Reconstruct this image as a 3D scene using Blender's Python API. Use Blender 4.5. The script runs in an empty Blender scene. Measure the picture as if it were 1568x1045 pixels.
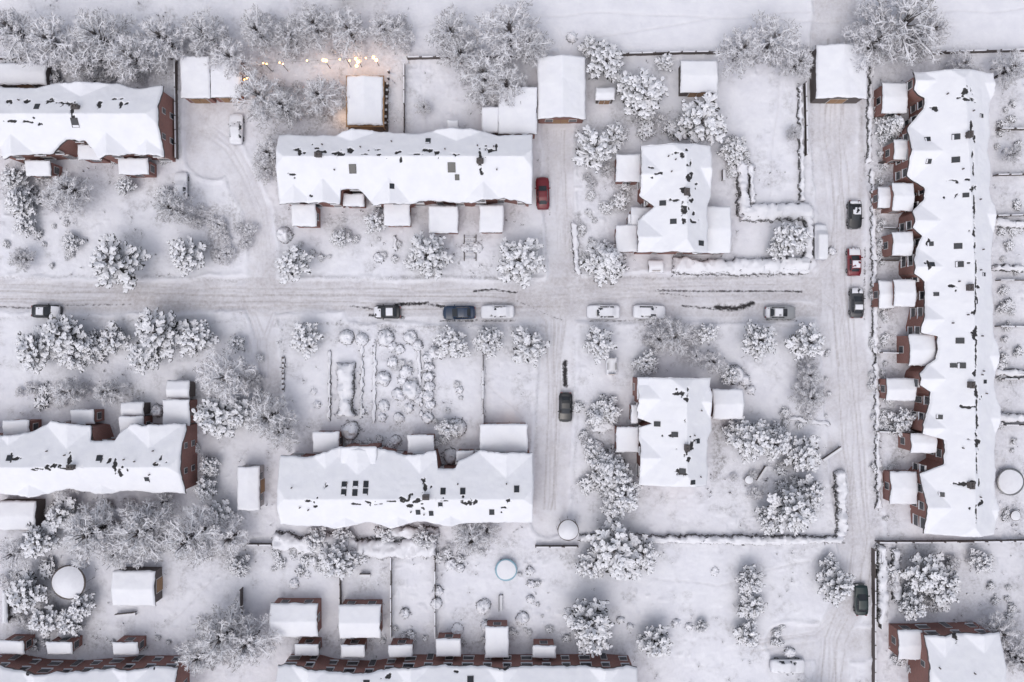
import bpy, math, random
import numpy as np
H=110.0; S=0.09
def W(px,py,z=0.0):
    k=(H-z)/H
    return ((px-784)*S*k, -(py-522.5)*S*k)
scene=bpy.context.scene
COL=scene.collection
R0=random.Random(7)

# ---------------------------------------------------------------- noise
_tab=np.random.RandomState(3).rand(512,512)
def vn(x,y,sc,seed=0):
    x=np.asarray(x,float)/sc+seed*17.31+1000; y=np.asarray(y,float)/sc+seed*7.77+1000
    xi=np.floor(x).astype(int); yi=np.floor(y).astype(int)
    fx=x-xi; fy=y-yi; fx=fx*fx*(3-2*fx); fy=fy*fy*(3-2*fy)
    a=_tab[xi%512,yi%512]; b=_tab[(xi+1)%512,yi%512]; c=_tab[xi%512,(yi+1)%512]; d=_tab[(xi+1)%512,(yi+1)%512]
    return (a*(1-fx)+b*fx)*(1-fy)+(c*(1-fx)+d*fx)*fy
def fbm(x,y,sc,seed=0):
    return (vn(x,y,sc,seed)*.5+vn(x,y,sc*.5,seed+1)*.3+vn(x,y,sc*.25,seed+2)*.2)

# ---------------------------------------------------------------- materials
def newmat(name):
    m=bpy.data.materials.new(name); m.use_nodes=True
    nt=m.node_tree; b=nt.nodes['Principled BSDF']
    return m,nt,b
def N(nt,t,**k):
    n=nt.nodes.new(t)
    for a,v in k.items(): setattr(n,a,v)
    return n
def noise(nt,scale,detail=4,rough=.6,coord='Object',vec=None):
    n=N(nt,'ShaderNodeTexNoise'); n.inputs['Scale'].default_value=scale; n.inputs['Detail'].default_value=detail; n.inputs['Roughness'].default_value=rough
    if vec is None:
        tc=N(nt,'ShaderNodeTexCoord'); vec=tc.outputs[coord]
    nt.links.new(vec,n.inputs['Vector']); return n
def ramp(nt,fac,p0,p1,c0=(0,0,0,1),c1=(1,1,1,1)):
    r=N(nt,'ShaderNodeValToRGB'); r.color_ramp.elements[0].position=p0; r.color_ramp.elements[1].position=p1
    r.color_ramp.elements[0].color=c0; r.color_ramp.elements[1].color=c1
    nt.links.new(fac,r.inputs['Fac']); return r
def mixc(nt,fac,a,b):
    m=N(nt,'ShaderNodeMix',data_type='RGBA')
    for s,v in ((0,fac),(6,a),(7,b)):
        if isinstance(v,bpy.types.NodeSocket): nt.links.new(v,m.inputs[s])
        else: m.inputs[s].default_value=v if s==0 else (*v,1)
    return m.outputs[2]
def mth(nt,op,a,b=0.0,clamp=False):
    m=N(nt,'ShaderNodeMath',operation=op); m.use_clamp=clamp
    for i,v in enumerate((a,b)):
        if isinstance(v,bpy.types.NodeSocket): nt.links.new(v,m.inputs[i])
        else: m.inputs[i].default_value=v
    return m.outputs[0]
def bump(nt,b,h,strength=.3,dist=.05):
    n=N(nt,'ShaderNodeBump'); n.inputs['Strength'].default_value=strength; n.inputs['Distance'].default_value=dist
    nt.links.new(h,n.inputs['Height']); nt.links.new(n.outputs[0],b.inputs['Normal'])
def simple(name,c,rough=.8,var=.15,scale=3,metal=0):
    m,nt,b=newmat(name); b.inputs['Roughness'].default_value=rough; b.inputs['Metallic'].default_value=metal
    n=noise(nt,scale,1)
    o=mixc(nt,n.outputs['Fac'],tuple(x*(1-var) for x in c),tuple(min(1,x*(1+var)) for x in c))
    nt.links.new(o,b.inputs['Base Color']); return m
def twigmat(name,c,var=.15):
    # tone differs from plant to plant
    m,nt,b=newmat(name); b.inputs['Roughness'].default_value=1; b.inputs['Specular IOR Level'].default_value=0
    oi=N(nt,'ShaderNodeObjectInfo')
    nt.links.new(mixc(nt,oi.outputs['Random'],tuple(x*(1-var) for x in c),tuple(min(.9,x*(1+var*.6)) for x in c)),b.inputs['Base Color']); return m
def mk_snow(name,c,dc,sc=1.5):
    m,nt,b=newmat(name); b.inputs['Roughness'].default_value=.75; b.inputs['Specular IOR Level'].default_value=.2
    n=noise(nt,sc,2); r=ramp(nt,n.outputs['Fac'],.3,.6)
    nt.links.new(mixc(nt,r.outputs[0],dc,c),b.inputs['Base Color'])
    return m
M_snow=mk_snow('fresh_snow',(0.80,0.81,0.86),(0.76,0.765,0.82))
M_snowt=twigmat('tree_snow',(0.81,0.815,0.86),.05)
def mk_ground(name):
    m,nt,b=newmat(name); b.inputs['Roughness'].default_value=.9; b.inputs['Specular IOR Level'].default_value=.1
    at=N(nt,'ShaderNodeAttribute',attribute_name='mask'); sp=N(nt,'ShaderNodeSeparateColor'); nt.links.new(at.outputs['Color'],sp.inputs[0])
    n1=noise(nt,.35,3,.65); n2=noise(nt,2.4,5,.72)
    r1=ramp(nt,n1.outputs['Fac'],.35,.65)
    base=mixc(nt,r1.outputs[0],(0.745,0.75,0.815),(0.81,0.815,0.87))
    d=mth(nt,'MULTIPLY',sp.outputs[0],mth(nt,'ADD',mth(nt,'MULTIPLY',n2.outputs['Fac'],1.65),-.03),True)
    c=mixc(nt,d,base,(0.30,0.26,0.25))
    rs=ramp(nt,n2.outputs['Fac'],.43,.62)
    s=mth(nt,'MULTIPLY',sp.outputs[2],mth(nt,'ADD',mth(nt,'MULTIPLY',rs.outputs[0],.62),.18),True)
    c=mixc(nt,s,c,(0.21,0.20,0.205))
    w=mth(nt,'ADD',sp.outputs[1],mth(nt,'MULTIPLY',mth(nt,'SUBTRACT',n2.outputs['Fac'],.5),2.2))
    rw=ramp(nt,w,.42,1.0)
    wc=mth(nt,'MULTIPLY',rw.outputs[0],ramp(nt,sp.outputs[1],.05,.45).outputs[0])
    c=mixc(nt,wc,c,(0.045,0.042,0.045))
    nt.links.new(c,b.inputs['Base Color'])
    bump(nt,b,n2.outputs['Fac'],.45,.12)
    return m
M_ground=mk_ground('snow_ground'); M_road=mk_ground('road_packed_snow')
def mk_roof():
    m,nt,b=newmat('roof_snow'); b.inputs['Roughness'].default_value=.85; b.inputs['Specular IOR Level'].default_value=.1
    at=N(nt,'ShaderNodeAttribute',attribute_name='mask'); sp=N(nt,'ShaderNodeSeparateColor'); nt.links.new(at.outputs['Color'],sp.inputs[0])
    n1=noise(nt,.6,3); n2=noise(nt,4,3)
    r1=ramp(nt,n1.outputs['Fac'],.3,.65)
    base=mixc(nt,r1.outputs[0],(0.795,0.805,0.865),(0.84,0.85,0.895))
    w=mth(nt,'ADD',sp.outputs[0],mth(nt,'MULTIPLY',mth(nt,'SUBTRACT',n2.outputs['Fac'],.5),.8))
    rw=ramp(nt,w,.44,.60)
    tile=mixc(nt,n2.outputs['Fac'],(0.018,0.018,0.02),(0.08,0.078,0.08))
    fac=mth(nt,'MULTIPLY',rw.outputs[0],ramp(nt,sp.outputs[0],.12,.2).outputs[0])
    nt.links.new(mixc(nt,fac,base,tile),b.inputs['Base Color'])
    bump(nt,b,n1.outputs['Fac'],.3,.2)
    return m
M_roof=mk_roof()
def mk_brick(name,c1,c2,mo):
    m,nt,b=newmat(name); b.inputs['Roughness'].default_value=.9
    tc=N(nt,'ShaderNodeTexCoord'); sx=N(nt,'ShaderNodeSeparateXYZ'); nt.links.new(tc.outputs['Object'],sx.inputs[0])
    cx=N(nt,'ShaderNodeCombineXYZ'); nt.links.new(mth(nt,'ADD',sx.outputs[0],sx.outputs[1]),cx.inputs[0]); nt.links.new(sx.outputs[2],cx.inputs[1])
    br=N(nt,'ShaderNodeTexBrick'); nt.links.new(cx.outputs[0],br.inputs['Vector']); br.inputs['Scale'].default_value=1
    br.inputs['Brick Width'].default_value=.23; br.inputs['Row Height'].default_value=.075; br.inputs['Mortar Size'].default_value=.008
    br.inputs['Color1'].default_value=(*c1,1); br.inputs['Color2'].default_value=(*c2,1); br.inputs['Mortar'].default_value=(*mo,1)
    n=noise(nt,.8,3); nt.links.new(mixc(nt,mth(nt,'MULTIPLY',n.outputs['Fac'],.45),br.outputs['Color'],(0.09,0.05,0.048)),b.inputs['Base Color'])
    return m
M_brick=mk_brick('red_brick',(0.38,0.16,0.125),(0.29,0.12,0.095),(0.32,0.27,0.26))
M_white=simple('white_paint',(0.6,0.59,0.6),.5,.05)
M_render=simple('pale_render',(0.42,0.40,0.40),.85,.1)
M_timber=simple('dark_timber',(0.11,0.092,0.088),.8,.4,8)
M_wood=simple('warm_timber',(0.32,0.19,0.10),.7,.3,6)
M_bark=twigmat('bark',(0.10,0.09,0.09),.3)
M_fol=twigmat('dark_foliage',(0.080,0.079,0.078),.35)
M_frost=twigmat('frosted_twig',(0.73,0.73,0.77),.11)
M_frostd=twigmat('half_frosted_twig',(0.34,0.33,0.345),.25)
M_rubber=simple('rubber',(0.02,0.02,0.02),.9,.1)
M_soffit=simple('roof_edge',(0.09,0.082,0.084),.8,.2)
M_metal=simple('grey_metal',(0.3,0.3,0.31),.4,.1,metal=.6)
def mk_glass():
    m,nt,b=newmat('dark_glass'); b.inputs['Roughness'].default_value=.12
    n=noise(nt,.6,1); nt.links.new(mixc(nt,n.outputs['Fac'],(0.015,0.018,0.022),(0.05,0.055,0.065)),b.inputs['Base Color']); return m
M_glass=mk_glass()
M_pond=simple('blue_tub_rim',(0.30,0.48,0.58),.6,.1)
def mk_shrub():
    # snow lies on the upward facing parts, dark leaves on the flanks
    m,nt,b=newmat('snow_capped_leaves'); b.inputs['Roughness'].default_value=.9; b.inputs['Specular IOR Level'].default_value=.1
    g=N(nt,'ShaderNodeNewGeometry'); sx=N(nt,'ShaderNodeSeparateXYZ'); nt.links.new(g.outputs['Normal'],sx.inputs[0])
    n=noise(nt,4,3,.75)
    v=mth(nt,'ADD',sx.outputs[2],mth(nt,'MULTIPLY',mth(nt,'SUBTRACT',n.outputs['Fac'],.5),2.0))
    r=ramp(nt,v,.12,.45)
    nt.links.new(mixc(nt,r.outputs[0],(0.10,0.097,0.095),(0.80,0.805,0.855)),b.inputs['Base Color'])
    return m
M_shrub=mk_shrub()
def mk_emit():
    m,nt,b=newmat('lit_bulb'); b.inputs['Base Color'].default_value=(1,.6,.25,1); b.inputs['Emission Color'].default_value=(1,.46,.13,1); b.inputs['Emission Strength'].default_value=10; return m
M_bulb=mk_emit()
def paint(name,c):
    m=simple(name,c,.3,.06,2); m.node_tree.nodes['Principled BSDF'].inputs['Coat Weight'].default_value=.5; return m

# ---------------------------------------------------------------- mesh helpers
class MB:
    def __init__(s): s.v=[];s.f=[];s.m=[]
    def add(s,vs,fs,mi=0):
        o=len(s.v); s.v.extend(vs)
        for f in fs: s.f.append(tuple(i+o for i in f)); s.m.append(mi)
    def box(s,x0,y0,z0,x1,y1,z1,mi=0):
        s.add([(x0,y0,z0),(x1,y0,z0),(x1,y1,z0),(x0,y1,z0),(x0,y0,z1),(x1,y0,z1),(x1,y1,z1),(x0,y1,z1)],
              [(0,3,2,1),(4,5,6,7),(0,1,5,4),(1,2,6,5),(2,3,7,6),(3,0,4,7)],mi)
    def tube(s,p0,p1,r0,r1,n=6,mi=0,cap=True):
        p0=np.array(p0,float);p1=np.array(p1,float);d=p1-p0;d/=(np.linalg.norm(d)+1e-9)
        a=np.cross(d,(0,0,1.) if abs(d[2])<.9 else (1.,0,0));a/=np.linalg.norm(a);b=np.cross(d,a)
        vs=[];
        for p,r in((p0,r0),(p1,r1)):
            for i in range(n):
                t=2*math.pi*i/n; vs.append(tuple(p+r*(math.cos(t)*a+math.sin(t)*b)))
        fs=[(i,(i+1)%n,n+(i+1)%n,n+i) for i in range(n)]
        if cap: fs+= [tuple(range(n-1,-1,-1)),tuple(range(n,2*n))]
        s.add(vs,fs,mi)
    def mesh(s,name,mats,smooth=False):
        me=bpy.data.meshes.new(name); me.from_pydata(s.v,[],s.f)
        for m in mats: me.materials.append(m)
        me.polygons.foreach_set('material_index',s.m)
        if smooth: me.polygons.foreach_set('use_smooth',[True]*len(s.f))
        me.update(); return me
def obj(name,me,parent=None,world=True):
    o=bpy.data.objects.new(name,me); COL.objects.link(o)
    if parent is not None:
        o.parent=parent
        if world: o.location=(-parent.location[0],-parent.location[1],-parent.location[2])
    return o
def empty(name,x,y,rot=0):
    o=bpy.data.objects.new(name,None); COL.objects.link(o); o.location=(x,y,0); o.rotation_euler=(0,0,rot); o.empty_display_size=.5; return o
def gridmesh(name,X,Y,Z,mats,mask=None,skirt=None,smooth=True,facemask=None,skmat=0):
    a,b=Z.shape
    co=np.stack([X,Y,Z],-1).reshape(-1,3)
    idx=np.arange(a*b).reshape(a,b)
    F=np.stack([idx[:-1,:-1],idx[1:,:-1],idx[1:,1:],idx[:-1,1:]],-1).reshape(-1,4)
    q=len(F)//2
    p=co[F[q]]; nz=np.cross(p[1]-p[0],p[3]-p[0])[2]
    if nz<0: F=F[:,::-1]
    if facemask is not None: F=F[facemask.reshape(-1)]
    mi=np.zeros(len(F),int)
    mk=None if mask is None else mask.reshape(-1)
    if skirt is not None:
        ring=np.concatenate([idx[0,:],idx[1:,-1],idx[-1,-2::-1],idx[-2:0:-1,0]])
        low=co[ring].copy(); low[:,2]-=skirt
        o=len(co); co=np.concatenate([co,low]); n=len(ring); r2=np.arange(n)+o
        SF=np.stack([ring,np.roll(ring,-1),np.roll(r2,-1),r2],-1)
        F=np.concatenate([F,SF]); mi=np.concatenate([mi,np.full(n,skmat)])
        if mk is not None: mk=np.concatenate([mk,np.zeros(n)])
    used=np.unique(F); rem=np.full(len(co),-1); rem[used]=np.arange(len(used)); F=rem[F]; co=co[used]
    me=bpy.data.meshes.new(name)
    me.vertices.add(len(co)); me.vertices.foreach_set('co',co.reshape(-1).astype(np.float32))
    me.loops.add(len(F)*4); me.loops.foreach_set('vertex_index',F.reshape(-1).astype(np.int32))
    me.polygons.add(len(F)); me.polygons.foreach_set('loop_start',(np.arange(len(F))*4).astype(np.int32))
    me.polygons.foreach_set('loop_total',np.full(len(F),4,np.int32))
    me.polygons.foreach_set('use_smooth',np.full(len(F),smooth))
    for m in mats: me.materials.append(m)
    me.polygons.foreach_set('material_index',mi.astype(np.int32))
    me.update(calc_edges=True)
    if mk is not None:
        at=me.color_attributes.new('mask','FLOAT_COLOR','POINT')
        c=np.zeros((len(co),4),np.float32); c[:,0]=mk[used]; c[:,3]=1
        at.data.foreach_set('color',c.reshape(-1))
    me.validate(); return me,used

# ---------------------------------------------------------------- scene data (photo units, 1568 wide; 0.09 m each at ground)
def wob(pts,amp=2.0,step=18,seed=1):
    out=[]
    for (x0,y0),(x1,y1) in zip(pts[:-1],pts[1:]):
        L=math.hypot(x1-x0,y1-y0); n=max(1,int(L/step)); nx,ny=-(y1-y0)/L,(x1-x0)/L
        for i in range(n):
            t=i/n; x=x0+(x1-x0)*t; y=y0+(y1-y0)*t
            o=(float(vn(x,y,60,seed))-.5)*2*amp
            out.append((x+nx*o,y+ny*o))
    out.append(pts[-1]); return out
roads=[([(-600,452),(400,453),(784,456),(900,447),(1260,438)],24),([(540,478),(1235,478)],15),
 ([(1280,-10),(1278,80),(1276,200),(1285,330),(1285,440),(1298,600),(1310,760),(1318,830)],36),
 ([(1318,820),(1310,900),(1275,980),(1270,1200)],26),([(1200,985),(1320,985)],26),
 ([(850,190),(856,300),(862,430)],22),([(852,480),(850,600),(845,700),(840,795)],27),
 ([(402,445),(402,380),(392,320),(365,265),(335,215)],20),([(325,175),(325,235)],40),([(392,455),(405,520),(415,600)],17)]
gx=np.concatenate([[-9000,-6000,-4000,-2600,-1700,-1000,-600,-380,-250],np.arange(-160,1729,2.0),[1800,1950,2200,2600,3300,4200,6000,8000,10500]])
gy=np.concatenate([[-9000,-6000,-4000,-2600,-1700,-1000,-600,-380,-200],np.arange(-110,1156,2.0),[1230,1400,1700,2100,2700,3500,5000,7000,10000]])
PX,PY=np.meshgrid(gx,gy,indexing='ij')
dirt=np.zeros_like(PX); wet=np.zeros_like(PX); scrub=np.zeros_like(PX); rd=np.full(PX.shape,1e3)
def window(x0,x1,y0,y1):
    i0=np.searchsorted(gx,x0);i1=np.searchsorted(gx,x1,side='right');j0=np.searchsorted(gy,y0);j1=np.searchsorted(gy,y1,side='right')
    return slice(i0,i1),slice(j0,j1)
def segd(sl,a,b):
    X=PX[sl];Y=PY[sl];dx=b[0]-a[0];dy=b[1]-a[1];L=dx*dx+dy*dy+1e-9
    t=np.clip(((X-a[0])*dx+(Y-a[1])*dy)/L,0,1)
    return np.hypot(X-a[0]-t*dx,Y-a[1]-t*dy)
def stamp(arr,pts,w,s,h=None,hs=0):
    for a,b in zip(pts[:-1],pts[1:]):
        pad=w*2.6+3
        sl=window(min(a[0],b[0])-pad,max(a[0],b[0])+pad,min(a[1],b[1])-pad,max(a[1],b[1])+pad)
        d=segd(sl,a,b)
        g=s*np.exp(-(d/w)**2)
        arr[sl]=np.maximum(arr[sl],g)
        if h is not None: h[sl]=np.minimum(h[sl],hs*np.exp(-(d/w)**2))
for pts,hw in roads:
    p=wob(pts,3,25,hw)
    for a,b in zip(p[:-1],p[1:]):
        sl=window(min(a[0],b[0])-70,max(a[0],b[0])+70,min(a[1],b[1])-70,max(a[1],b[1])+70)
        rd[sl]=np.minimum(rd[sl],segd(sl,a,b)-hw)
rdn=rd+(fbm(PX,PY,30,4)-.5)*10
ROADM=rdn<0
rs=np.clip(.5-rdn/8,0,1)
onmain=(abs(PY-455)<30)&(PX<1260)
dirt=np.maximum(dirt,rs*(.08+np.where(onmain,.18,.0)+.30*np.clip(fbm(PX,PY,50,9)*2-.6,0,1)+.18*np.clip(fbm(PX,PY,9,19)*2-.8,0,1)))
rut=np.zeros_like(PX)
def ruts(pts,offs,w=1.6,s=.7,amp=2.5,seed=1):
    for k,o in enumerate(offs):
        q=[]
        for i,(x,y) in enumerate(pts):
            a=pts[max(0,i-1)];b=pts[min(len(pts)-1,i+1)];L=math.hypot(b[0]-a[0],b[1]-a[1])
            q.append((x-(b[1]-a[1])/L*o,y+(b[0]-a[0])/L*o))
        stamp(dirt,wob(q,amp,14,seed*10+k),w*1.1,s*R0.uniform(.5,1.0),h=rut,hs=-.09)
ruts([(-600,450),(0,450),(400,455),(784,458)],[-13,-8,-3,3,8,13],1.9,.95,3,1)
ruts([(-600,462),(400,462),(560,466)],[-2,8],3.5,.75,3,2)
ruts([(784,456),(900,447),(1250,438)],[-10,-5,0,5,11],1.8,.85,2,3)
ruts([(560,474),(860,470)],[0,6,-5],2.2,.9,2,4)
ruts([(1276,60),(1276,200),(1285,330),(1285,440),(1298,600),(1310,760),(1318,830),(1310,900),(1275,980),(1270,1060)],[-18,-10,-3,4,10,18],1.7,.62,4,5)
ruts([(856,200),(857,300),(864,400),(850,440)],[-9,-4,3,9],1.6,.6,3,6)
ruts([(770,458),(820,466),(845,490),(850,600),(845,700),(842,780)],[-8,-2,3,9],1.8,.7,3,7)
ruts([(930,446),(885,455),(862,480),(855,540),(852,640)],[-6,0,5],1.8,.65,3,8)
ruts([(866,330),(860,400),(835,440),(790,455)],[-4,2],1.8,.7,2,9)
ruts([(866,330),(872,410),(900,440),(960,444)],[-4,2],1.8,.65,2,10)
ruts([(360,446),(395,435),(408,390),(398,320),(378,270),(350,225),(320,200)],[-9,-4,2,8],1.5,.5,3,11)
ruts([(450,450),(415,436),(404,400)],[-4,3],1.6,.6,2,12)
ruts([(350,468),(385,475),(400,520),(408,600)],[-5,2,7],1.7,.5,2,13)
ruts([(460,470),(420,480),(405,520)],[-3,3],1.6,.5,2,14)
ruts([(1180,446),(1240,440),(1280,470),(1292,560)],[-6,0,6],1.8,.6,2,15)
ruts([(1180,442),(1240,430),(1275,390),(1278,300)],[-6,0,6],1.8,.6,2,16)
ruts([(1150,990),(1250,975),(1300,930)],[-8,0,8],1.8,.6,3,17)
for i,p in enumerate([[(640,40),(900,20),(1300,35),(1600,10)],[(880,60),(1100,30),(1240,20)],[(1000,880),(1100,900),(1240,860)],[(260,950),(330,880)],[(1190,130),(1180,300)],[(740,580),(800,640)],[(1120,330),(1200,335)]]):
    stamp(dirt,wob(p,6,16,60+i),1.2,.15,h=rut,hs=-.10)
stamp(dirt,[(790,455),(870,470)],26,.6); stamp(dirt,[(390,450),(430,465)],20,.5); stamp(dirt,[(1240,445),(1290,450)],22,.4)
stamp(dirt,[(1320,110),(1318,300)],6,.5); stamp(dirt,[(1300,190),(1270,260)],18,.4)
for pts,w,s in [([(605,466),(655,464)],3.2,1.1),([(725,446),(755,443),(792,448)],2.2,1.0),([(1005,446),(1100,447),(1228,447)],2.0,1.0),([(1098,470),(1128,472),(1152,465)],5,1.2),
  ([(1045,468),(1100,474)],2.2,.9),([(535,470),(572,474)],2.2,.9),([(566,484),(620,487)],3.2,1.0),([(655,466),(680,470)],3,1.0),([(866,556),(866,590)],5,1.2),([(-20,470),(50,471)],2,.85),([(1010,450),(1060,455)],2,.7),
  ([(790,460),(860,490)],1.8,.65),([(100,468),(200,466)],1.8,.7),([(900,492),(1020,491)],2,.7),([(735,491),(790,491)],2,.7),([(675,491),(730,491)],2.4,.85),([(1170,491),(1220,491)],2,.75),([(1298,310),(1298,350)],1.8,.7),([(1324,380),(1324,490)],2,.75),([(840,270),(842,330)],1.8,.7)]:
    stamp(wet,wob(pts,1.5,8,int(w*10)),w,s)
for pts,w,s in [([(40,110),(250,110)],26,.8),([(0,60),(600,80)],40,.4),([(300,330),(355,325),(372,365),(350,395)],13,.8),([(330,350),(340,380)],20,.7),([(60,290),(130,300)],28,.45),([(690,80),(780,120)],30,.3),
  ([(60,600),(200,600)],22,.5),([(330,600),(420,640)],30,.5),([(100,800),(360,840)],38,.5),([(60,860),(60,980)],35,.5),([(310,980),(370,1000)],30,.4),([(520,780),(560,900)],25,.25),
  ([(1240,590),(1240,640)],18,.55),([(985,510),(1060,520)],18,.7),([(1040,545),(1090,555)],12,.45),([(1095,660),(1100,720)],9,1),([(1110,705),(1095,730)],8,.95),([(1130,740),(1290,760)],40,.3),([(1370,100),(1480,90)],25,.35),
  ([(1345,120),(1340,800)],9,.5),([(1365,200),(1370,800)],10,.6),([(1540,250),(1545,800)],25,.25),([(1370,850),(1500,900)],40,.3),([(900,200),(960,300)],22,.5),([(905,620),(930,760)],22,.45),
  ([(960,180),(1040,190)],18,.4),([(600,660),(700,680)],12,.4),([(560,500),(670,520)],16,.25),([(380,840),(880,850)],12,.3),([(420,980),(980,985)],16,.3),([(0,985),(280,990)],16,.3),([(430,200),(620,180)],18,.4),
  ([(460,150),(520,190)],26,.4),([(880,330),(885,410)],8,.6),([(1225,180),(1228,300)],6,.4),([(1440,110),(1500,105)],10,.5),([(275,160),(275,240)],5,.4),([(1480,920),(1560,960)],18,.3),
  ([(430,335),(800,335)],12,.35),([(660,530),(660,650)],8,.3),([(0,270),(230,285)],14,.35),([(0,425),(380,428)],3,.5),([(480,425),(800,427)],3,.55),([(420,497),(840,499)],3,.45),([(880,426),(1230,425)],2.5,.6),([(890,497),(1230,498)],2.5,.45),([(0,490),(350,492)],3,.4),([(1242,120),(1242,300)],3,.4),([(820,510),(818,700)],2.5,.35),([(880,520),(880,760)],3,.35),([(835,200),(833,400)],2,.35)]:
    stamp(scrub,wob(pts,6,20,int(w)),w,s)
nz=fbm(PX,PY,22,20)
offr=np.where(rd>4,1,0)*np.where((PY>110)|(PX<600),1,0)
scrub+=offr*np.clip(nz*2.4-1.3,0,.45)
inner=(PX>-170)&(PX<1740)&(PY>-120)&(PY<1170)
far=(PY<70)&(PX>640)
rough=(fbm(PX,PY,14,30)-.5)*.15+(fbm(PX,PY,5,31)-.5)*.10+(vn(PX,PY,70,33)-.5)*.25+np.clip(vn(PX,PY,7,36)-.74,0,1)*1.1*np.clip(vn(PX,PY,60,37)*2-.8,0,1)
bank=np.exp(-((rdn-4)/4.0)**2)*.16*fbm(PX,PY,12,40)*2
Z=np.clip(rdn/4,0,1)*.10+bank+rut+np.where(rd>0,rough,rough*.3)*np.where(far,.35,1)
Z=np.where(inner,Z,.05)-.05
TREES=[]

# ---------------------------------------------------------------- trees
def strip(mb,pts,ws,lift,mi,drop=0):
    n=len(pts); vs=[]
    for i in range(n):
        a=pts[max(0,i-1)];b=pts[min(n-1,i+1)]
        dx=b[0]-a[0];dy=b[1]-a[1];L=math.hypot(dx,dy)+1e-6
        sx=-dy/L;sy=dx/L;p=pts[i];w=ws[i]
        vs+= [(p[0]-sx*w,p[1]-sy*w,p[2]-drop),(p[0],p[1],p[2]+lift*w),(p[0]+sx*w,p[1]+sy*w,p[2]-drop)]
    fs=[]
    for i in range(n-1):
        o=i*3;fs+=[(o+1,o,o+3,o+4),(o+2,o+1,o+4,o+5)]
    mb.add(vs,fs,mi)
def flat(mb,pts,ws,mi):
    n=len(pts); vs=[]
    for i in range(n):
        a=pts[max(0,i-1)];b=pts[min(n-1,i+1)]
        dx=b[0]-a[0];dy=b[1]-a[1];L=math.hypot(dx,dy)+1e-6
        sx=-dy/L;sy=dx/L;p=pts[i];w=ws[i]
        vs+= [(p[0]-sx*w,p[1]-sy*w,p[2]),(p[0]+sx*w,p[1]+sy*w,p[2])]
    mb.add(vs,[(i*2+1,i*2,i*2+2,i*2+3) for i in range(n-1)],mi)
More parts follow.
